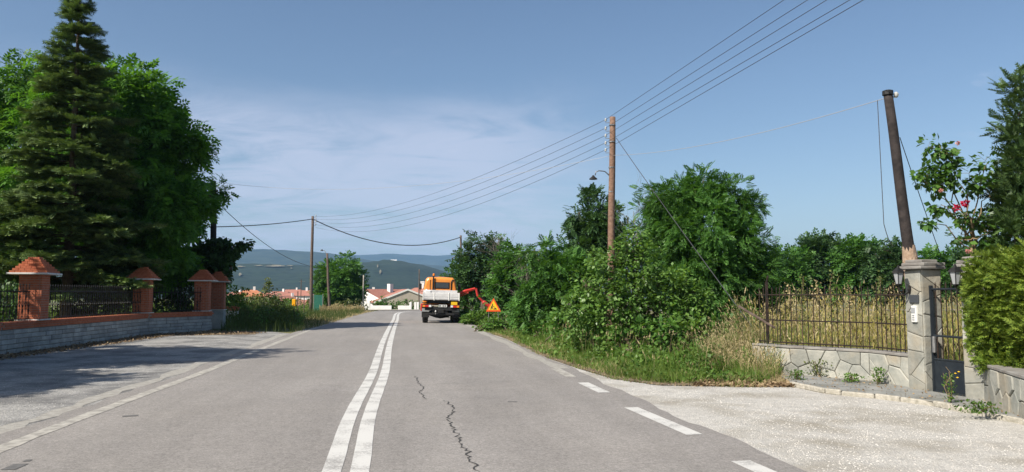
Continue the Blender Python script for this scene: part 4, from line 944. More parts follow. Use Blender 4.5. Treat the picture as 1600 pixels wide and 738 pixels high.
vill = [('orange roofed cream house behind the left shrubs', 391, 235, 9, 8, 5.2, 2.0, 'cream_wall', 'roof_orange', .3), ('wide red roofed house just right of the slender roadside tree', 437, 300, 13, 9, 5.0, 1.9, 'white_wall', 'roof_red', -.2), ('white house with red roof nearest the grey pole on its left', 473, 270, 11, 9, 5.3, 1.9, 'white_wall', 'roof_red', .1), ('small white house with pinkish roof low between two red roofs', 452, 250, 8, 8, 3.8, 1.5, 'cream_wall', 'roof_red', .5), ('far long red roof beyond the other village houses', 458, 380, 14, 9, 6.0, 2.2, 'cream_wall', 'roof_red', .0), ('pale far house left of the orange roofed one', 371, 330, 10, 9, 5.5, 1.5, 'white_wall', 'roof_red', -.3), ('reddish house roof low down beside the yellow box', 480, 190, 8, 7, 3.0, 1.4, 'cream_wall', 'roof_red', .3), ('cream house partly behind the slender roadside tree', 418, 290, 9, 9, 4.6, 1.8, 'cream_wall', 'roof_red', .2), ('white house peeping just left of the beige gabled house', 577, 210, 9, 8, 5.0, 1.8, 'white_wall', 'roof_red', .2)]
for lab, px, Y, wd, dp, wh, rh, wm, rm, rz in vill: house(lab, px, 0, Y, wd, dp, wh + .4, rh, wm, rm, rz)
ch_ = P(615, 409.5, 1695); o = thing('chapel', 'tiny white building on the crest of the wooded hill', 'chapel', (ch_.x, 1695, ch_.z - 6)); MB().box((0, 0, 4), (12, 9, 8)).build('wall', 'white_wall', o); MB().add([(-7, -5, 8), (7, -5, 8), (7, 5, 8), (-7, 5, 8), (-7, 0, 11), (7, 0, 11)], [(0, 1, 5, 4), (2, 3, 4, 5), (0, 4, 3), (1, 2, 5)]).build('roof', 'white_slab', o)
# white garden wall across the junction
gwl = thing('white_garden_wall', 'low white rendered wall with posts facing the road bend', 'wall', G(571, 484.2)); g0 = G(571, 484.2)
def gp2(px): return Vector((P(px, 484, g0.y + .3).x - g0.x, .3, 0))
for a, b in ((577, 612), (622, 641)):
    A, B = gp2(a), gp2(b); MB().cbox((A + B) / 2 + Vector((0, 0, .17)), ((B - A).length, .2, .50), .02).build('panel', 'white_wall', gwl)
for px in (572, 576.5, 641.5, 649, 653): MB().cbox(gp2(px) + Vector((0, 0, .38)), (.22, .22, .8), .02).build('post', 'white_wall', gwl)
sheet('kerb', [G(540, 485.6), G(656, 485.2), G(656, 484.4), G(540, 484.6)], .05, 'kerb_stone')
# left roadside bits
gd = thing('metal_gate', 'green corrugated metal gate leaf beside the grey pole', 'gate', G(497, 487.5)); Yg = G(497, 487.5).y
for i in range(9): MB().cbox(((i - 4) * .082, (i % 2) * .02, .78), (.078, .03, 1.5), .006).build('sheet_rib', 'green_metal', gd)
for x in (-.42, .42): MB().tube([(x, 0, 0), (x, 0, 1.65)], .035, 6).build('post', 'galvanised', gd)
pb_ = thing('post_box', 'yellow box on a thin post among the weeds', 'post box', (P(459.5, 480, 56).x, 56, zat(P(459.5, 480, 56).x, 56)))
zb_ = P(459, 473, 56).z - pb_.location.z; MB().cbox((0, 0, zb_), (.26, .22, .5), .03).build('box', 'post_yellow', pb_); MB().tube([(0, .1, 0), (0, .1, zb_)], .03, 6).build('post', 'galvanised', pb_)
MB().cbox((.20, .1, zb_ + .32), (.12, .1, .16), .02).build('white_tag', 'white_plastic', pb_)
for px, y0, Yp, lab in ((465, 455, 52, 'thin wooden stake right of the yellow box'), (470.5, 437, 90, 'thin antenna mast rising over the village roofs'), (475, 462, 54, 'short stake between the yellow box and the grey pole')):
    t_ = P(px, y0, Yp); z_ = zat(t_.x, Yp); o = thing('stake', lab, 'stake', (t_.x, Yp, z_)); MB().tube([(0, 0, 0), (.02, 0, t_.z - z_)], .035 if Yp < 80 else .05, 5).build('shaft', 'pole_grey', o)
    MB().tube([(-.25 if Yp > 80 else -.02, 0, (t_.z - z_) * .93), (.5 if Yp > 80 else .05, 0, (t_.z - z_) * .93)], .02, 4).build('crosspiece', 'galvanised', o)
lb2 = G(361, 506); lwz = thing('low_wall', 'small white block wall topped with bricks in the shaded weeds', 'wall', (lb2.x, lb2.y, 0))
MB().cbox((0, 0, .35), (.75, .25, .7), .01).build('block', 'white_wall', lwz); MB().cbox((0, 0, .82), (.78, .30, .23), .01).build('brick_top', 'brick', lwz)

# ------------------------------------------------------------------ foliage
def nrm(a): return a / np.maximum(np.linalg.norm(a, axis=-1, keepdims=True), 1e-9)
def rdir(rg, n): return nrm(rg.normal(size=(n, 3)))
def frames(rg, d, upw=1.0, jit=0.5):
    x = nrm(d); u = np.array([0, 0, upw]) + rg.normal(size=d.shape) * jit
    y = nrm(np.cross(u, x)); z = np.cross(x, y); return np.stack([x, y, z], -2)      # rows are axes
def place(T, pos, fr, sc):                                                           # T (K,4,3)
    return (np.einsum('kvc,ncd->nkvd', T, fr) * sc[:, None, None, None] + pos[:, None, None, :]).reshape(-1, 4, 3)
def leafq(a, d, l, w, up=0.12):
    a = np.array(a, float); d = nrm(np.array(d, float)); s = nrm(np.cross([0, 0, 1], d)); z = np.array([0, 0, 1.0])
    return [a, a + d * l * .45 + s * w / 2 + z * up * w, a + d * l, a + d * l * .45 - s * w / 2 + z * up * w]
T_SINGLE = np.array([leafq((0, 0, 0), (1, 0, 0), 1, .75)])
T_ROUND = np.array([leafq((0, 0, 0), (1, 0, 0), .9, .85), leafq((.25, .25, .05), (.5, 1, .2), .8, .7), leafq((.25, -.25, .05), (.5, -1, .1), .8, .7)])
def pinnate(k, ll, lw, droop=.35, span=1.0):
    o = []
    for i in range(k):
        s = (i + 1) / k * span * .85; z = -droop * s * s
        for sd in (-1, 1): o.append(leafq((s - .08, 0, z), (.45, sd, -.15), ll * (1 - .25 * abs(i / k - .4)), lw))
    o.append(leafq((span * .85, 0, -droop * .72), (1, 0, -.5), ll, lw)); return np.array(o)
T_ROB = pinnate(5, .36, .17); T_WAL = pinnate(3, .52, .26, .3); T_ROB_FAR = pinnate(3, .42, .26)
def spray(k=7):                                     # flat scale-leaf spray of hedge and juniper
    o = []
    for i in range(k):
        s = i / k
        for sd in (-1, 1): o.append(leafq((s, 0, -.1 * s), (.8, sd * .75, .05), .42 * (1 - .5 * s), .13))
    o.append(leafq((.2, 0, 0), (1, 0, -.1), .95, .12)); return np.array(o)
T_SPRAY = spray(5)
def crown(rg, blobs, dens, cr, nl, T, size, droop=.25, shell=.5, flat=.7):
    Q, cen = [], []
    for c, r in blobs:
        c, r = np.array(c), np.array(r); n = max(3, int(dens * (r[0] * r[1] * r[2]) ** (2 / 3)))
        d = rdir(rg, n); rad = rg.uniform(shell, 1.08, (n, 1)); cc = c + d * r * rad
        crs = cr * rg.uniform(.55, 1.35, n); cen.append(cc)
        m = rg.poisson(nl, n); idx = np.repeat(np.arange(n), m); k = len(idx)
        u = rdir(rg, k); p = cc[idx] + u * (crs[idx] * rg.uniform(.25, 1, k) ** .6)[:, None] * np.array([1, 1, flat])
        dd = u * .6 + d[idx] * .55 + rg.normal(size=(k, 3)) * .35 + np.array([0, 0, -droop])
        Q.append(place(T, p, frames(rg, dd, 1.0, .45), size * rg.uniform(.65, 1.25, k)))
    return np.concatenate(Q), np.concatenate(cen)
def limb(mb, rg, a, b, r0, r1, n=5, wob=.06, sides=6):
    a, b = np.array(a, float), np.array(b, float); Ln = np.linalg.norm(b - a); pts = []
    for i in range(n + 1):
        s = i / n; q = a + (b - a) * s + (rg.normal(size=3) * Ln * wob if 0 < i < n else 0); q[2] += -.0 + Ln * .06 * math.sin(math.pi * s); pts.append(q)
    mb.tube(pts, [r0 + (r1 - r0) * i / n for i in range(n + 1)], sides); return pts
def tree(name, label, base, blobs, leaf, T, size, dens, cr, nl, r0, seed, cat='tree', group=None, droop=.25, shell=.5, flat=.7, bark='bark', stems=1, twigs=60, fork=.45):
    rg = np.random.default_rng(seed); base = Vector(base); B = [(np.array(c) - np.array(base), r) for c, r in blobs]
    Q, cen = crown(rg, B, dens, cr, nl, T, size, droop, shell, flat)
    o = thing(name, label, cat, base, 0, group)
    quads('crown', Q, leaf, o)
    mb = MB(); allc = np.array([b[0] for b in B]); topz = allc[:, 2].max(); mid = allc.mean(0)
    for s in range(stems):
        st = np.array([rg.normal() * .25 * (stems > 1), rg.normal() * .25 * (stems > 1), -.05])
        fk = np.array([mid[0] * .8 + rg.normal() * .1, mid[1] * .8, max(.3, topz * fork)])
        limb(mb, rg, st, fk, r0, r0 * .7, 5, .02, 8)
        for i, (c, r) in enumerate(B):
            if i % stems == s:
                limb(mb, rg, fk + (rg.normal(size=3) * .05), c, r0 * .5, r0 * .16, 5, .05)
                near = cen[np.linalg.norm(cen - c, axis=1) < max(r) * 1.15]
                for q in near[:max(2, twigs // len(B))]: limb(mb, rg, c + (rg.normal(size=3) * .08), q, r0 * .14, r0 * .04, 3, .06, 4)
    mb.build('trunk' if cat == 'tree' else 'stems', bark, o, True); return o
def BL(Y, lst, dy=None, squash=1.0):
    """blobs from pixel centre and radius at distance Y (+ offset in metres)"""
    out = []
    for e in lst:
        px, py, r = e[:3]; yy = Y + (e[3] if len(e) > 3 else 0); c = P(px, py, yy); rr_ = r * yy / F
        out.append((tuple(c), (rr_, rr_ * (dy or 1.0), rr_ * squash)))
    return out
def gnd(px, Y): x = P(px, 460, Y).x; return (x, Y, zat(x, Y))

# --- fir on the left
def fir(label, base, H, rmax, zlow, seed):
    rg = np.random.default_rng(seed); o = thing('fir_tree', label, 'tree', base); Q = []; mb = MB()
    mb.tube([(0, 0, -.05), (.03, .02, H * .4), (0, 0, H)], [.22, .15, .02], 9)
    z = zlow; T = []
    for sd in (-1, 1):
        for i in range(6):
            s = i / 6
            for tw in (-.35, .35): T.append(leafq((s, 0, 0), (.75, sd * .7, tw), .36, .12, .0))
    T.append(leafq((0, 0, .0), (1, 0, .05), 1.15, .09)); T = np.array(T)
    while z < H - .15:
        f = (H - z) / (H - zlow); rl = rmax * (f ** .80) * (1 if f < .93 else .85); k = max(5, int(5 + 4 * f))
        for j in range(k):
            az = rg.uniform(0, 2 * math.pi); L_ = max(.25, rl * rg.uniform(.62, 1.18)); h = np.array([math.cos(az), math.sin(az), 0]); sidev = np.array([-h[1], h[0], 0])
            zz = z + rg.uniform(-.15, .15); lift = rg.uniform(-.02, .14); sag = rg.uniform(.22, .40) * (.5 + f)
            def bp(s): return np.array([0, 0, zz]) + h * L_ * s + np.array([0, 0, 1.0]) * (L_ * (lift * s - sag * s * s * .55 + .22 * max(0, s - .55) ** 1.3))
            mb.tube([bp(0), bp(.5), bp(1)], [.03 * f + .012, .02 * f + .008, .004], 4, False)
            nt_ = max(4, int(L_ * 8.0)); ss = np.linspace(.22, 1.0, nt_)
            pos, dr, sc_ = [], [], []
            for s in ss:
                for sd in (-1, 1):
                    lt = L_ * .36 * (1.08 - s) ** .8 + .10; d = h * .75 + sidev * sd * rg.uniform(.6, 1.0) + np.array([0, 0, rg.uniform(-.22, .12)]); d = nrm(d)
                    q = 0.0; p0 = bp(s)
                    while q < lt:
                        pos.append(p0 + d * q + rg.normal(size=3) * .015); dr.append(d + rg.normal(size=3) * .16); sc_.append(rg.uniform(.18, .30)); q += .22
                pos.append(bp(s)); dr.append(h + rg.normal(size=3) * .2 + np.array([0, 0, .15])); sc_.append(.24)
            Q.append((np.array(pos), np.array(dr), np.array(sc_)))
        z += .26 + .20 * f
    pos = np.concatenate([q[0] for q in Q]); dr = np.concatenate([q[1] for q in Q]); sc_ = np.concatenate([q[2] for q in Q])
    quads('crown', place(T, pos, frames(rg, dr, 1, .25), sc_ * 1.5), 'fir_needle', o); mb.build('trunk', 'bark', o); return o
fir('tall dark fir with drooping sprays behind the brick pillar on the left', gnd(104, 30), 14.2, 3.15, 1.7, 5)

tree('walnut_tree', 'broad leafy walnut tree right behind the fir, overhanging the wall', gnd(225, 34),
     BL(34, [(185, 150, 62), (228, 185, 62), (262, 225, 48), (285, 232, 32), (275, 285, 42), (215, 270, 85, -1), (160, 300, 95), (240, 340, 80, -1), (282, 328, 36), (318, 300, 15, 3.5), (205, 400, 70), (252, 395, 50), (120, 180, 70, 1.5), (340, 298, 9, 4)], squash=.95),
     'walnut_leaf', T_WAL, .42, 14, .55, 32, .28, 11, droop=.4, fork=.35, twigs=120)
tree('lime_tree', 'bright light green tree glimpsed left of the fir', gnd(-10, 38), BL(38, [(10, 130, 52), (-20, 210, 70), (30, 230, 60), (0, 330, 80), (45, 150, 35), (-60, 330, 90), (20, 400, 60)]), 'lime_leaf', T_WAL, .48, 9, .7, 26, .2, 12, droop=.3)
for i, (x, y, h, lab) in enumerate(((-16.6, 8.2, 9.4, 'leafy garden tree standing left of the frame, nearer the camera'), (-16.2, 15.0, 9.8, 'leafy garden tree standing left of the frame, before the brick pillar'), (-20.8, 38.5, 10.5, 'leafy garden tree hidden behind the fir and the walnut'))):
    tree('garden_tree', lab, (x, y, 0), [((x, y, h * .62), (3.1, 3.2, 2.6)), ((x + 1.6, y + .8, h * .55), (2.2, 2.2, 1.8)), ((x - .6, y - 1.4, h * .6), (2.4, 2.2, 2.0)), ((x + .3, y, h * .84), (1.9, 1.9, 1.5))], 'walnut_leaf', T_WAL, .60, 10, .75, 20, .2, 40 + i, droop=.3)
tree('mulberry_tree', 'dark drooping tree in shade around the creosoted pole', gnd(330, 36.8), BL(36.8, [(328, 400, 24), (350, 390, 15), (366, 384, 9), (380, 380, 6), (305, 425, 26), (338, 418, 20), (348, 404, 14), (295, 400, 22), (325, 388, 12), (354, 432, 8), (345, 375, 9), (362, 396, 7)], squash=.75), 'mulberry_leaf', T_SINGLE, .26, 60, .26, 34, .13, 13, droop=.5)
for i, (px, py, r, m, lab) in enumerate(((110, 470, 26, 'olive_leaf', 'olive shrub behind the long railing nearest the sunlit pillar'), (150, 465, 28, 'olive_leaf', 'olive shrub behind the middle of the long railing'), (190, 470, 26, 'shrub_leaf', 'green shrub behind the long railing near the bend'), (262, 462, 34, 'mulberry_leaf', 'dark shrub filling the short railing between shaded pillars'), (290, 450, 26, 'mulberry_leaf', 'dark shrub beside the far wide brick pillar'), (15, 470, 34, 'mulberry_leaf', 'dark shrub behind the railing cut by the left frame edge'))):
    Yq = 26 if px < 60 else (29.5 + px * .012 if px < 200 else 34.5); q = P(px, py, Yq)
    tree('garden_shrub', lab, (q.x, Yq, 0), BL(Yq, [(px, py, r), (px - 8, py + 18, r), (px + 10, py + 22, r * .9)]), m, T_SINGLE, .15, 30, .3, 24, .05, 60 + i, 'shrub', 'shrubs behind the left railings', stems=3, twigs=20)

# --- left roadside
for i, (px, Y, lst, m, T, s, lab) in enumerate((
    (362, 46, [(360, 462, 17), (350, 470, 16), (375, 470, 16), (365, 480, 18)], 'weed_leaf', T_SINGLE, .16, 'sunlit light green bush above the small white block wall'),
    (413, 52, [(413, 446, 10), (416, 456, 11), (410, 466, 11), (415, 475, 12)], 'olive_leaf', T_SINGLE, .15, 'slender pale tree rising before the village roofs'),
    (388, 50, [(388, 470, 14), (398, 476, 14), (380, 480, 15)], 'olive_leaf', T_SINGLE, .16, 'yellowish bush left of the slender pale tree'),
    (430, 48, [(430, 478, 15), (442, 486, 14), (420, 484, 16)], 'olive_leaf', T_SINGLE, .14, 'greyish bush right of the slender pale tree'),
    (395, 41, [(385, 490, 20), (410, 492, 20), (360, 498, 16)], 'shrub_leaf', T_SINGLE, .13, 'dark green thicket in shade beside the small white block wall'),
    (450, 46, [(440, 496, 14), (460, 498, 13), (425, 498, 14)], 'shrub_leaf', T_SINGLE, .13, 'low dark bush at the end of the shaded weeds'))):
    tree('roadside_bush', lab, gnd(px, Y), BL(Y, lst), m, T, s, 26, .35, 26, .05, 80 + i, 'tree' if i == 1 else 'shrub', 'bushes left of the road', stems=1 if i == 1 else 3, twigs=24)
tree('roadside_tree', 'round green tree right of the grey pole by the bend', gnd(530, 85), BL(85, [(512, 428, 18), (540, 425, 20), (528, 440, 28), (552, 440, 18), (505, 450, 18), (540, 462, 28), (515, 468, 22), (556, 462, 10)]), 'robinia_leaf', T_ROB_FAR, .62, 7, .75, 34, .18, 20, droop=.2)
tree('roadside_bush', 'olive bush of dry stems under the round tree by the bend', gnd(548, 72), BL(72, [(550, 478, 13), (535, 481, 10), (562, 482, 8), (522, 481, 9)]), 'olive_leaf', T_SINGLE, .22, 14, .4, 26, .05, 21, 'shrub', 'bushes left of the road', stems=3)
for i, (px, py, r, lab) in enumerate(((585, 474, 7, 'leftmost garden shrub behind the white wall'), (601, 471, 8, 'second garden shrub from the left behind the white wall'), (617, 476, 6, 'rounded pale shrub at the gap in the white wall'), (631, 472, 7, 'third garden shrub, right of the gap in the white wall'), (644, 474, 6, 'rightmost garden shrub behind the white wall, near the truck'))):
    Yq = 84 if i != 2 else 82; q = P(px, py, Yq); tree('garden_shrub', lab, (q.x, Yq, 0), BL(Yq, [(px, py, r), (px - 4, py + 3, r * .9), (px + 5, py + 3, r * .9), (px, py + 7, r)]), 'shrub_leaf', T_SINGLE, .2, 16, .3, 22, .04, 90 + i, 'shrub', 'shrubs behind the white wall', stems=2, twigs=10)
# scattered far trees between the bend and the village
for i, (px, Y, r, lab) in enumerate([(350, 170, 11, 'distant tree just right of the dark creosoted pole'), (372, 150, 12, 'distant tree low before the pale far house'), (402, 180, 10, 'distant tree touching the right side of the orange roof'), (425, 165, 9, 'distant tree between the slender pale tree and the wide red roof'), (447, 150, 8, 'distant dark tree in front of the wide red roof'), (486, 175, 9, 'distant tree touching the left side of the grey pole'), (498, 190, 11, 'distant tree between the grey pole and the leaning post'), (565, 150, 10, 'distant tree at the right flank of the round tree by the bend'), (578, 165, 9, 'distant tree beside the white house left of the beige gable'), (432, 260, 8, 'far small tree at the left end of the wide red roof'), (463, 240, 7, 'far small tree before the white house nearest the grey pole'), (385, 280, 8, 'far small tree behind the orange roofed house'), (690, 160, 14, 'distant tree behind the truck cab at the thicket edge')]):
    x = P(px, 460, Y).x; z = zat(x, Y); rr_ = r * Y / F * 1.2
    tree('village_tree', lab, (x, Y, z), [((x, Y, z + rr_ * 1.9), (rr_, rr_, rr_ * 1.1)), ((x + rr_ * .6, Y, z + rr_ * 1.3), (rr_ * .8, rr_ * .8, rr_ * .8)), ((x - rr_ * .6, Y, z + rr_ * 1.2), (rr_ * .8, rr_ * .8, rr_ * .8))], ('robinia_dark', 'shrub_leaf', 'olive_leaf')[i % 3], T_SINGLE, .55, 5, .8, 30, .12, 200 + i, 'tree', 'small trees among the village roofs', twigs=10)

# --- right of the road
tree('robinia_tree', 'big round feathery green tree behind the poplar bush', gnd(1105, 24.5), BL(24.5, [(1052, 318, 40), (1090, 306, 36), (1130, 318, 40), (1160, 330, 26), (1162, 385, 38), (1185, 425, 34), (1100, 370, 72, -.4), (1045, 380, 48), (1140, 420, 62, -.6), (1080, 440, 66, -.6), (1185, 470, 34), (1130, 480, 55, -.5), (1030, 340, 26)]),
     'robinia_leaf', T_ROB, .23, 52, .36, 34, .2, 31, droop=.12, shell=.55, fork=.3, twigs=110)
tree('poplar_bush', 'bushy young poplar with round pale leaves at the verge', gnd(985, 20.5), BL(20.5, [(987, 388, 24), (997, 362, 13), (955, 418, 36), (1005, 420, 40), (940, 460, 40), (985, 460, 48), (1040, 455, 42), (1085, 460, 36), (915, 445, 26), (1020, 495, 44), (960, 500, 44), (1075, 495, 40), (905, 485, 34)]),
     'poplar_leaf', T_SINGLE, .115, 62, .26, 34, .07, 32, 'shrub', stems=5, droop=.35, twigs=120, fork=.25)
tree('robinia_tree', 'dark open tree behind the tall brown pole', gnd(935, 33), BL(33, [(918, 312, 14), (905, 332, 18), (935, 328, 20), (958, 326, 16), (925, 356, 26), (950, 362, 28), (905, 380, 26), (970, 380, 24), (935, 400, 40), (893, 410, 24)]), 'robinia_dark', T_ROB, .42, 22, .42, 22, .14, 33, droop=.1)
tree('robinia_tree', 'bushy mid green tree left of the tall brown pole', gnd(862, 29), BL(29, [(855, 398, 19), (838, 396, 12), (880, 420, 30), (848, 430, 30), (905, 440, 34), (870, 465, 42), (835, 470, 30), (915, 475, 36), (840, 500, 30)]), 'robinia_leaf', T_ROB, .36, 28, .42, 26, .12, 34, droop=.1, stems=2)
tree('robinia_tree', 'thin leaved tree above the roadworks sign', gnd(757, 51), BL(51, [(750, 382, 16), (735, 398, 14), (768, 385, 13), (765, 405, 20), (742, 420, 22), (778, 420, 18), (755, 440, 26), (728, 440, 18)]), 'robinia_dark', T_ROB_FAR, .48, 15, .5, 20, .12, 35, droop=.1, stems=2)
tree('robinia_tree', 'mid green tree right of the roadworks sign', gnd(800, 40), BL(40, [(805, 405, 16), (790, 420, 18), (815, 420, 22), (800, 445, 26), (825, 450, 26), (785, 455, 22), (812, 475, 28)]), 'robinia_leaf', T_ROB_FAR, .44, 18, .45, 24, .1, 36, droop=.1, stems=2)
tree('robinia_tree', 'low green tree directly right of the truck', gnd(733, 56), BL(56, [(722, 425, 14), (735, 440, 18), (720, 455, 16), (745, 460, 20), (725, 475, 18), (710, 430, 8)]), 'robinia_leaf', T_ROB_FAR, .46, 14, .5, 24, .1, 37, droop=.1, stems=2)
# dead twiggy trees
def dead(label, base, tops, seed, r=.05):
    rg = np.random.default_rng(seed); o = thing('dead_tree', label, 'tree', base, 0, 'bare dead trees in the thicket'); mb = MB(); tw = MB()
    for q in tops:
        e = np.array(q) - np.array(base); pts = limb(mb, rg, (rg.normal() * .15, rg.normal() * .15, -.05), e, r, r * .25, 6, .025)
        for k in range(16):
            s = rg.integers(2, 6); a = pts[s]; b = a + rg.normal(size=3) * np.array([.5, .5, .35]) + np.array([0, 0, .55]); limb(tw, rg, a, b, r * .22, r * .06, 4, .05, 4)
            for j in range(4): c = a + (b - a) * rg.uniform(.3, .9); limb(tw, rg, c, c + rg.normal(size=3) * .25 + np.array([0, 0, .2]), r * .1, r * .04, 2, .05, 3)
    mb.build('trunk', 'dead_wood', o); tw.build('twigs', 'dead_wood', o)
dead('bare grey dead tree standing tallest in the thicket above the sign', gnd(785, 43), [P(778, 372, 43), P(790, 392, 43), P(798, 385, 43), P(770, 380, 43), P(785, 410, 43)], 51)
dead('bare grey dead branches rising left of the bushy mid green tree', gnd(825, 36), [P(820, 400, 36), P(833, 392, 36), P(812, 412, 36)], 52, .035)
dead('bare dead twigs beside the big round feathery tree', gnd(1000, 25), [P(1000, 310, 25), P(1012, 308, 25), P(990, 330, 25)], 53, .03)
# undergrowth shrubs along the verge
ug = [(735, 499, 10, 43, 'leafy shrub just right of the truck wheels'), (755, 498, 12, 40.5, 'leafy shrub left of the roadworks sign foot'), (800, 497, 20, 35, 'bramble right of the roadworks sign'), (828, 500, 22, 32, 'second bramble right of the roadworks sign'), (858, 508, 24, 28.5, 'bramble under the bushy mid green tree'), (888, 512, 26, 26, 'bramble left of the young poplar'), (915, 522, 26, 23.5, 'low bramble at the left foot of the poplar'), (950, 530, 24, 21, 'bramble under the middle of the young poplar'), (1000, 528, 26, 19.8, 'bramble at the right foot of the poplar'), (1050, 522, 28, 19.5, 'bramble left of the dry grass clump'), (1095, 515, 28, 19.5, 'bramble behind the dry grass clump'), (1140, 500, 34, 20, 'shrub behind the railing corner post'), (870, 535, 13, 24.5, 'small bramble near the verge edge'), (764, 504, 12, 33.3, 'low bramble hiding the legs of the roadworks sign'), (781, 505, 12, 33.2, 'low bramble right before the roadworks sign'), (930, 548, 14, 20.5, 'low bramble before the young poplar at the grass'), (985, 555, 14, 18.6, 'bright low bramble before the right half of the poplar'), (845, 520, 14, 27, 'low bramble at the verge left of the small one')]
for i, (px, py, r, Y, lab) in enumerate(ug):
    tree('bramble', lab, gnd(px, Y), BL(Y, [(px, py, r), (px - r * .7, py + r * .4, r * .8), (px + r * .7, py + r * .4, r * .8)], squash=.85), ('shrub_leaf', 'weed_leaf', 'shrub_leaf')[i % 3], T_SINGLE, .105 + .0018 * Y, 42 if Y < 30 else 22, .26, 26, .03, 300 + i, 'shrub', 'brambles along the right verge', stems=3, twigs=24, droop=.3)
# back trees behind the dry field
for i, (px, Y, lst, m, lab) in enumerate((
    (1230, 50, [(1225, 412, 18), (1240, 420, 22), (1215, 425, 16), (1230, 440, 26)], 'robinia_leaf', 'leftmost tree of the row behind the dry field'),
    (1278, 52, [(1280, 388, 20), (1262, 400, 18), (1300, 395, 18), (1280, 415, 30), (1255, 425, 22)], 'robinia_dark', 'tallest rounded tree of the row behind the dry field'),
    (1340, 50, [(1345, 392, 18), (1325, 402, 18), (1360, 398, 18), (1340, 418, 28)], 'robinia_leaf', 'tree in the middle of the row behind the dry field'),
    (1392, 48, [(1385, 395, 20), (1405, 405, 18), (1370, 410, 20), (1395, 425, 28)], 'robinia_dark', 'tree of the back row just left of the leaning pole'),
    (1450, 46, [(1440, 412, 18), (1465, 408, 18), (1480, 415, 18), (1455, 430, 26)], 'robinia_leaf', 'tree of the back row seen over the iron gate'),
    (1530, 44, [(1520, 405, 22), (1550, 400, 24), (1535, 425, 28), (1580, 410, 26)], 'robinia_dark', 'rightmost tree of the back row behind the hedge'))):
    tree('field_tree', lab, gnd(px, Y), BL(Y, lst + [(px - 18, 450, 22), (px + 16, 452, 22)]), m, T_ROB_FAR, .50, 15, .5, 26, .13, 400 + i, 'tree', 'row of trees behind the dry field', droop=.1, fork=.35, twigs=30)
# cut branches lying by the truck
rg = np.random.default_rng(9)
for i, (px, py, lab) in enumerate(((722, 504, 'heap of freshly cut leafy branches at the truck rear wheel'), (742, 508, 'heap of cut leafy branches on the road edge left of the sign'), (762, 507, 'cut leafy branches lying under the roadworks sign'))):
    q = G(px, py); tree('cut_branches', lab, (q.x, q.y + .3, 0), [((q.x, q.y + .3, .28), (.55, .5, .30)), ((q.x + .3, q.y + .6, .4), (.5, .5, .35)), ((q.x - .3, q.y + .5, .25), (.5, .4, .25))], 'weed_leaf', T_SINGLE, .16, 60, .22, 26, .03, 500 + i, 'branches', 'heaps of cut branches', stems=2, twigs=24)

# --- grasses
def grass(name, pts, hmin, hmax, wd, m, seed, lean=.35, head=0.0, kind='stuff', segs=2, parent=None):
    rg = np.random.default_rng(seed); n = len(pts); az = rg.uniform(0, 2 * math.pi, n); h = rg.uniform(hmin, hmax, n) * np.clip(.85 + 1.1 * fbm(pts[:, 0] * .9 + seed, pts[:, 1] * .9, 3), .45, 1.35)
    ld = np.stack([np.cos(az), np.sin(az), np.zeros(n)], -1) * (rg.uniform(.2, 1, n) * lean)[:, None]
    a2 = rg.uniform(0, 2 * math.pi, n); sd = np.stack([np.cos(a2), np.sin(a2), np.zeros(n)], -1) * wd / 2 * rg.uniform(.7, 1.3, (n, 1)); up = np.array([0, 0, 1.0])
    def at(s): return pts + up * (h * s)[:, None] + ld * (h * s * s)[:, None] - up * (np.linalg.norm(ld, axis=1) * h * s * s * .35)[:, None]
    lv = np.linspace(0, 1, segs + 1); Q = []
    for i in range(segs):
        w0, w1 = 1 - lv[i] * .75, 1 - lv[i + 1] * .75; A, B = at(lv[i]), at(lv[i + 1])
        Q.append(np.stack([A - sd * w0, A + sd * w0, B + sd * w1, B - sd * w1], 1))
    if head:
        tip = at(1.0); d = nrm(at(1.0) - at(.85))
        for k in range(3):
            o_ = d * head * k / 3; s2 = np.roll(sd, k * 7, 0) * 3.2
            Q.append(np.stack([tip + o_ - d * head * .15, tip + o_ + s2, tip + o_ + d * head * .5, tip + o_ - s2], 1))
    o = quads(name, np.concatenate(Q), m, parent)
    if kind: tag(o, kind=kind)
    return o
def scatter(poly, n, seed, bias=None, clump=0.0):
    rg = np.random.default_rng(seed); pl = np.array([(p[0], p[1]) for p in poly]); lo, hi = pl.min(0), pl.max(0); out = []; tot = 0
    while tot < n:
        q = rg.uniform(lo, hi, (n * 2, 2)); x, y = q[:, 0], q[:, 1]; ins_ = np.zeros(len(q), bool)
        for i in range(len(pl)):
            x1, y1 = pl[i]; x2, y2 = pl[(i + 1) % len(pl)]
            c = ((y1 > y) != (y2 > y)) & (x < (x2 - x1) * (y - y1) / (y2 - y1 + 1e-12) + x1); ins_ ^= c
        keep = ins_
        if bias is not None: keep = keep & (rg.random(len(q)) < np.clip((bias / np.maximum(y, .1)) ** 1.6, 0, 1))
        if clump: keep = keep & (fbm(x * clump + 11, y * clump, 3) + rg.uniform(-.25, .25, len(q)) > -.02)
        out.append(q[keep]); tot += keep.sum()
    q = np.concatenate(out)[:n]; return np.column_stack([q, gz(q[:, 0], q[:, 1]) + .015])
vin = [G(745, 513), G(790, 526), G(850, 554), G(905, 572), G(960, 589), G(1030, 599), G(1100, 600), G(1200, 602)]
vout = [G(1215, 585), G(1180, 575), G(1120, 560), G(1050, 552), G(980, 545), G(920, 535), G(860, 522), G(800, 508), G(760, 503)]
verge = vin + vout
grass('verge_grass', scatter(verge, 26000, 1, 14), .07, .30, .010, 'grass_green', 1, .5)
grass('verge_grass', scatter(verge, 6000, 2, 14, .9), .05, .24, .009, 'grass_dry', 2, .7)
back = [G(1180, 592), G(1180, 560), G(1060, 535), G(960, 530), G(880, 520), G(800, 505), G(762, 500), G(800, 517), G(860, 542), G(930, 566), G(1000, 582), G(1100, 592)]
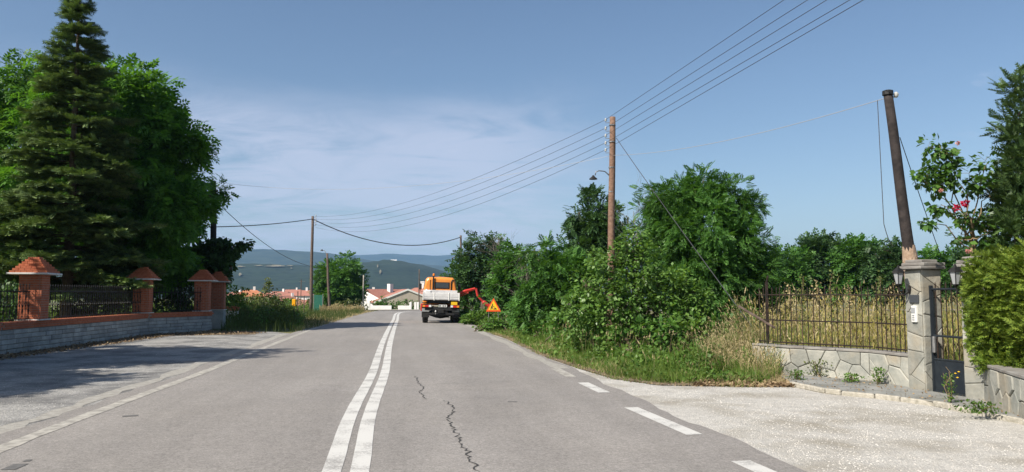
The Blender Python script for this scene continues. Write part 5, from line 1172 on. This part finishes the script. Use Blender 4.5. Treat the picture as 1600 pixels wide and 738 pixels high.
grass('tall_weeds', scatter(back, 4500, 3, 15), .2, .65, .014, 'grass_green', 3, .35)
grass('tall_weeds', scatter(back, 600, 4, 15, .7), .3, .9, .010, 'grass_dry', 4, .3, .10)
# broad-leaved ground cover under the verge bushes
def cover(name, poly, n, seed, m, bias, hmax):
    rg = np.random.default_rng(seed); p = scatter(poly, n, seed, bias, 1.1); hh = np.clip(.35 + fbm(p[:, 0] * 1.3, p[:, 1] * 1.3, 3), .08, 1) * hmax; p[:, 2] += hh * rg.uniform(.15, 1, n)
    d = rg.normal(size=(n, 3)) + np.array([0, 0, .35]); return tag(quads(name, place(T_SINGLE, p, frames(rg, d, 1, .4), rg.uniform(.05, .12, n)), m), kind='stuff')
cover('ground_cover', back, 16000, 61, 'weed_leaf', 16, .75); cover('ground_cover', verge, 5000, 62, 'weed_leaf', 16, .30)
cover('ground_cover', [G(350, 514), G(470, 514), G(478, 500), G(400, 490), G(350, 496)], 9000, 63, 'shrub_leaf', None, 1.1)
# big dry clump beside the slate wall
clump = [G(1090, 590), G(1215, 597), G(1222, 588), G(1190, 565), G(1120, 565)]
o = grass('dry_grass', scatter(clump, 1700, 5), .45, 1.3, .006, 'grass_dry', 5, .5, .07, None); tag(o, kind='stuff')
grass('dry_grass', scatter([G(1130, 600), G(1236, 603), G(1215, 585), G(1150, 590)], 3000, 6), .08, .35, .009, 'grass_dry', 6, 1.0)
grass('dry_grass', scatter(clump, 2600, 15), .25, .8, .012, 'grass_green', 15, .4)
fringe = [p + Vector((-.15, -.45, 0)) for p in vin] + [p + Vector((.1, .3, 0)) for p in vin[::-1]]
grass('fringe_grass', scatter(fringe, 2600, 41, None, 1.6), .03, .14, .008, 'grass_green', 41, .8); grass('fringe_grass', scatter(fringe, 1800, 42, None, 1.2), .03, .12, .007, 'grass_dry', 42, .9)
# litter along verge and wall foot
def litter(name, poly, n, seed, m, smin, smax, z=.012, up=.25, bias=None):
    rg = np.random.default_rng(seed); p = scatter(poly, n, seed, bias); p[:, 2] = z; d = rg.normal(size=(n, 3)) * np.array([1, 1, up])
    return tag(quads(name, place(T_SINGLE, p, frames(rg, d, 1, .35), rg.uniform(smin, smax, n)), m), kind='stuff')
litter('leaf_litter', [G(1080, 604), G(1240, 606), G(1236, 595), G(1100, 596)], 2600, 7, 'litter', .03, .10, .02, .6)
litter('leaf_litter', [wallL[0] + Vector((.9, 0, 0)), wallL[1] + Vector((.9, 0, 0)), wallL[2] + Vector((1.3, -.8, 0)), G(310, 525), G(420, 521), wallL[3], wallL[2], wallL[1], wallL[0]], 6000, 8, 'litter', .03, .09, .02, .5)
litter('leaf_litter', fringe, 900, 19, 'litter', .02, .06, .01, .4)
litter('leaf_litter', kpts[:5] + base_line[:5][::-1], 350, 18, 'litter', .02, .05, .085, .4)
# pebbles on the gravel
def pebbles(name, poly, n, seed, m, smin, smax, z, bias):
    rg = np.random.default_rng(seed); p = scatter(poly, n, seed, bias); p[:, 2] = z; V = np.array([(1, 0, 0), (0, 1, 0), (-1, 0, 0), (0, -1, 0), (0, 0, .8)], float)
    T = np.array([[V[0], V[1], V[4], V[4]], [V[1], V[2], V[4], V[4]], [V[2], V[3], V[4], V[4]], [V[3], V[0], V[4], V[4]]]); T[:, 3] = (T[:, 2] + T[:, 0]) / 2
    a = rg.uniform(0, 6.28, n); fr = np.zeros((n, 3, 3)); fr[:, 0, 0] = np.cos(a); fr[:, 0, 1] = np.sin(a); fr[:, 1, 0] = -np.sin(a) * .7; fr[:, 1, 1] = np.cos(a) * .7; fr[:, 2, 2] = rg.uniform(.5, 1.1, n)
    return tag(quads(name, place(T, p, fr, rg.uniform(smin, smax, n) ), m), kind='stuff')
gpoly = [offs(i, 4.15) for i in ri if 4 < CL[i].y < 32] + [G(850, 556), G(905, 577), G(960, 593), G(1100, 604), G(1236, 605)] + kpts[1:5] + [Vector((6.2, 4, 0))]
pebbles('gravel', gpoly, 9000, 1, 'pebble', .004, .013, .003, 8)
lpoly = [wallL[1] + Vector((.9, -4, 0)), wallL[2] + Vector((1, 0, 0)), G(420, 524)] + [offs(i, -4.3) for i in li[::-1] if CL[i].y > 4]
pebbles('gravel', lpoly, 3500, 2, 'pebble', .004, .011, .002, 10)
# dry field behind the railing
field = [S[2] + Vector((.35, .2, 0)), S[1] + Vector((.1, .5, 0)), S[0] + Vector((.1, .8, 0)), Vector((6.2, 22, 0)), Vector((12, 40, 0)), Vector((34, 44, 0)), Vector((22, 22, 0)), Vector((9.5, 11.5, 0)), Vector((7.2, 11.5, 0)), Vector((7.2, 13, 0))]
grass('dry_field_grass', scatter(field, 7000, 21, 15), .55, 1.30, .011, 'grass_gold', 21, .3, .12)
grass('dry_field_grass', scatter(field, 6500, 22, 15), .5, 1.5, .008, 'grass_dry', 22, .35, .16)
grass('dry_field_grass', scatter(field, 15000, 23, 15), .4, 1.15, .014, 'grass_green', 23, .4)
rg = np.random.default_rng(88)
for i, (px, py, Y, lab) in enumerate(((1255, 432, 17, 'tall seeding stalk left of centre above the railing'), (1275, 440, 16.5, 'tall seeding stalk over the left half of the railing'), (1300, 428, 16, 'tallest seeding stalk above the middle of the railing'), (1325, 445, 17, 'seeding stalk right of the tallest above the railing'), (1375, 432, 16, 'seeding stalk above the right half of the railing'), (1395, 442, 15.5, 'seeding stalk nearest the left gate pillar'), (1152, 462, 17, 'tall pale dry stalk left of the railing corner post'), (1232, 448, 17.5, 'leftmost seeding stalk behind the railing'))):
    t_ = P(px, py, Y); b_ = Vector((t_.x + rg.normal() * .08, Y, 0)); o = thing('dry_stalk', lab, 'plant', b_, 0, 'tall stalks in the dry field'); d = t_ - b_
    mb = MB(); pts = limb(mb, rg, (0, 0, -.03), d, .012, .005, 6, .012, 4); mb.build('stalk', 'stem', o)
    n = 160; s = rg.uniform(.45, 1.0, n); p = np.array(d) * s[:, None] + rg.normal(size=(n, 3)) * .055
    quads('seed_heads', place(T_SINGLE, p, frames(rg, rg.normal(size=(n, 3)) + np.array([0, 0, .6]), 1, .6), rg.uniform(.025, .075, n)), 'grass_dry' if i % 2 else 'olive_leaf', o)['kind'] = 'stuff'
# left weeds and grass
lv_ = [G(345, 519), G(470, 519), G(500, 511), G(545, 496), G(572, 489), G(560, 486.5), G(500, 488), G(440, 491), G(370, 498), G(345, 508)]
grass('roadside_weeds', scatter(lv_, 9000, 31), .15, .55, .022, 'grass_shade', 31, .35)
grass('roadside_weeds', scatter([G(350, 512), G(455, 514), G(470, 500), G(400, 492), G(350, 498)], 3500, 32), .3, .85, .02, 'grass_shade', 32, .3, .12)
grass('roadside_grass', scatter([G(460, 518), G(500, 511), G(545, 497), G(574, 489), G(585, 487), G(560, 486), G(505, 489), G(480, 497)], 6000, 33), .05, .22, .03, 'grass_dry', 33, .6)
grass('roadside_weeds', scatter([G(500, 489), G(570, 487.5), G(566, 486), G(500, 486)], 1800, 34), .2, .6, .025, 'grass_dry', 34, .3, .1)
grass('meadow_grass', scatter([Vector((-34, 42, 0)), Vector((-15.5, 42, 0)), Vector((-19, 75, 0)), Vector((-45, 80, 0))], 9000, 35), .3, 1.1, .03, 'grass_green', 35, .3, .1)
# weeds at the foot of the slate wall
for i, (px, py, h, sp_, lab) in enumerate(((1437, 611, .36, .07, 'upright green weed at the foot of the left gate pillar'), (1280, 592, .30, .28, 'broad grey green weed against the middle of the slate wall'), (1372, 604, .26, .16, 'green weed at the angle of the slate wall'), (1245, 597, .16, .20, 'small weed at the left foot of the slate wall'), (1486, 634, .40, .12, 'yellow flowered weed before the iron gate'), (1530, 652, .15, .3, 'low weed at the foot of the right gate pillar'), (1085, 596, .42, .40, 'round bright green weed clump at the gravel edge'), (1330, 601, .14, .2, 'tiny weed right of the middle of the slate wall'))):
    q = G(px, py, .03 if px > 1200 else 0); q.z = .07 if px > 1240 else 0; o = thing('weed', lab, 'plant', q); rg = np.random.default_rng(600 + i); n = int(60 + 700 * sp_)
    pz = rg.uniform(.02, 1, n) * h; p = np.column_stack([rg.normal(size=n) * sp_ * .4, rg.normal(size=n) * sp_ * .3, pz]); d = rg.normal(size=(n, 3)) * .7 + np.array([0, 0, .5])
    quads('leaves', place(T_SINGLE, p, frames(rg, d, 1, .5), rg.uniform(.02, .055, n)), 'weed_leaf' if i != 1 else 'olive_leaf', o)
    mb = MB()
    for k in range(5): limb(mb, rg, (0, 0, 0), (rg.normal() * sp_ * .4, rg.normal() * sp_ * .3, h * rg.uniform(.8, 1.4 if i == 4 else 1)), .006, .003, 3, .05, 4)
    mb.build('stems', 'stem', o)
    if i == 4:
        for k in range(3): MB().lathe((rg.normal() * .12, rg.normal() * .08, h * rg.uniform(.8, 1.1)), [(.004, 0), (.02, .01), (.004, .018)], 6).build('flower', 'yellow_sign', o)
# --- clipped conifer hedge on the right wall
def hedge():
    rg = np.random.default_rng(71); A = c2 + Vector((0, 0, 0)) - tg * .18; Bv = tg; n0 = ng; o = thing('clipped_hedge', 'dense yellow green clipped conifer hedge above the right slate wall', 'hedge', A)
    n = 24000; u = rg.uniform(-.05, 8.0, n); v = rg.uniform(0, 1, n); zt = 2.13 + .05 * np.minimum(u, 4); zlo = .52 - .0 * u
    side_ = rg.random(n); bul = fbm(u * 3.1, v * 5.1 + 4, 4) * .30
    z = zlo + (zt - zlo) * v; dpt = -.02 + .20 * np.sin(np.pi * np.clip(v, 0, 1)) ** .6 + bul - .30 * np.clip(.35 - u, 0, 1) * 1.2
    topm = side_ < .16; dpt = np.where(topm, -rg.uniform(0, 1.3, n), dpt); z = np.where(topm, zt + fbm(u * 3, dpt * 3, 3) * .2, z)
    dpt = dpt + rg.uniform(-.10, .04, n)
    p = np.outer(u, np.array(Bv)) + np.outer(dpt, np.array(n0)) + np.column_stack([np.zeros(n), np.zeros(n), z])
    d = np.array(n0) * .8 + rg.normal(size=(n, 3)) * .5 + np.array([0, 0, .35]) + np.outer(rg.normal(size=n), np.array(Bv)) * .4
    quads('foliage', place(T_SPRAY, p, frames(rg, d, 1, .7), rg.uniform(.09, .19, n)), 'hedge_leaf', o)
    rotb = Matrix((tg, ng, Vector((0, 0, 1)))).transposed()
    MB().cbox(tg * 4.1 - ng * .72 + Vector((0, 0, 1.30)), (8.0, 1.2, 1.55), .15, rotb).build('inner_branches', 'bark', o)
hedge()
# --- juniper at the right edge
tree('juniper_tree', 'feathery blue green conifer cut by the right frame edge', (P(1640, 460, 11.8).x, 11.8, 0), BL(11.8, [(1612, 150, 26), (1625, 195, 42), (1608, 235, 36), (1600, 275, 34), (1640, 270, 60), (1595, 320, 38), (1620, 340, 55), (1580, 365, 34), (1660, 340, 60), (1600, 390, 40), (1615, 120, 14)]), 'juniper_leaf', T_SPRAY, .17, 60, .26, 44, .07, 72, droop=-.5, fork=.5)
# --- climbing rose
rbase = P(1540, 420, 11.9); rbase.z = 0
ro = tree('rose_bush', 'tall climbing rose with red bloom above the gate and hedge', rbase, BL(11.9, [(1468, 228, 18), (1482, 243, 18), (1440, 272, 17), (1462, 285, 18), (1490, 265, 22), (1512, 290, 18), (1545, 252, 15), (1535, 285, 16), (1470, 320, 13), (1448, 345, 9), (1530, 340, 18), (1505, 335, 14), (1500, 375, 14), (1545, 365, 20)], squash=.9), 'rose_leaf', T_SINGLE, .10, 190, .13, 22, .026, 73, 'plant', stems=3, droop=.3, bark='stem', fork=.62, twigs=160)
for i, (px, py, s, m) in enumerate(((1508, 318, .06, 'rose_petal'), (1494, 325, .05, 'rose_petal'), (1512, 393, .035, 'pale_petal'), (1470, 298, .03, 'pale_petal'), (1496, 224, .03, 'pale_petal'))):
    q = P(px, py, 11.65) - rbase; rg = np.random.default_rng(800 + i); n = 30; d = rdir(rg, n); d[:, 1] -= .3
    quads('bloom', place(T_SINGLE, np.array(q) + d * s * .35, frames(rg, rg.normal(size=(n, 3)) * .5 + d, .3, 1), np.full(n, s * 1.1)), m, ro)

# ------------------------------------------------------------------ air
hz = MB().box((0, 3600, 190), (22000, 12600, 400)).build('haze', None)
hz.location = (0, 0, 0); tag(hz, kind='stuff')
m = bpy.data.materials.new('haze_air'); m.use_nodes = True; n = m.node_tree.nodes; l = m.node_tree.links
n.remove(n['Principled BSDF']); pv = n.new('ShaderNodeVolumePrincipled'); pv.inputs['Color'].default_value = (0.33, 0.60, 1.0, 1); pv.inputs['Density'].default_value = 0.000115; pv.inputs['Anisotropy'].default_value = 0.0
l.new(pv.outputs[0], n['Material Output'].inputs['Volume']); hz.data.materials.append(m)
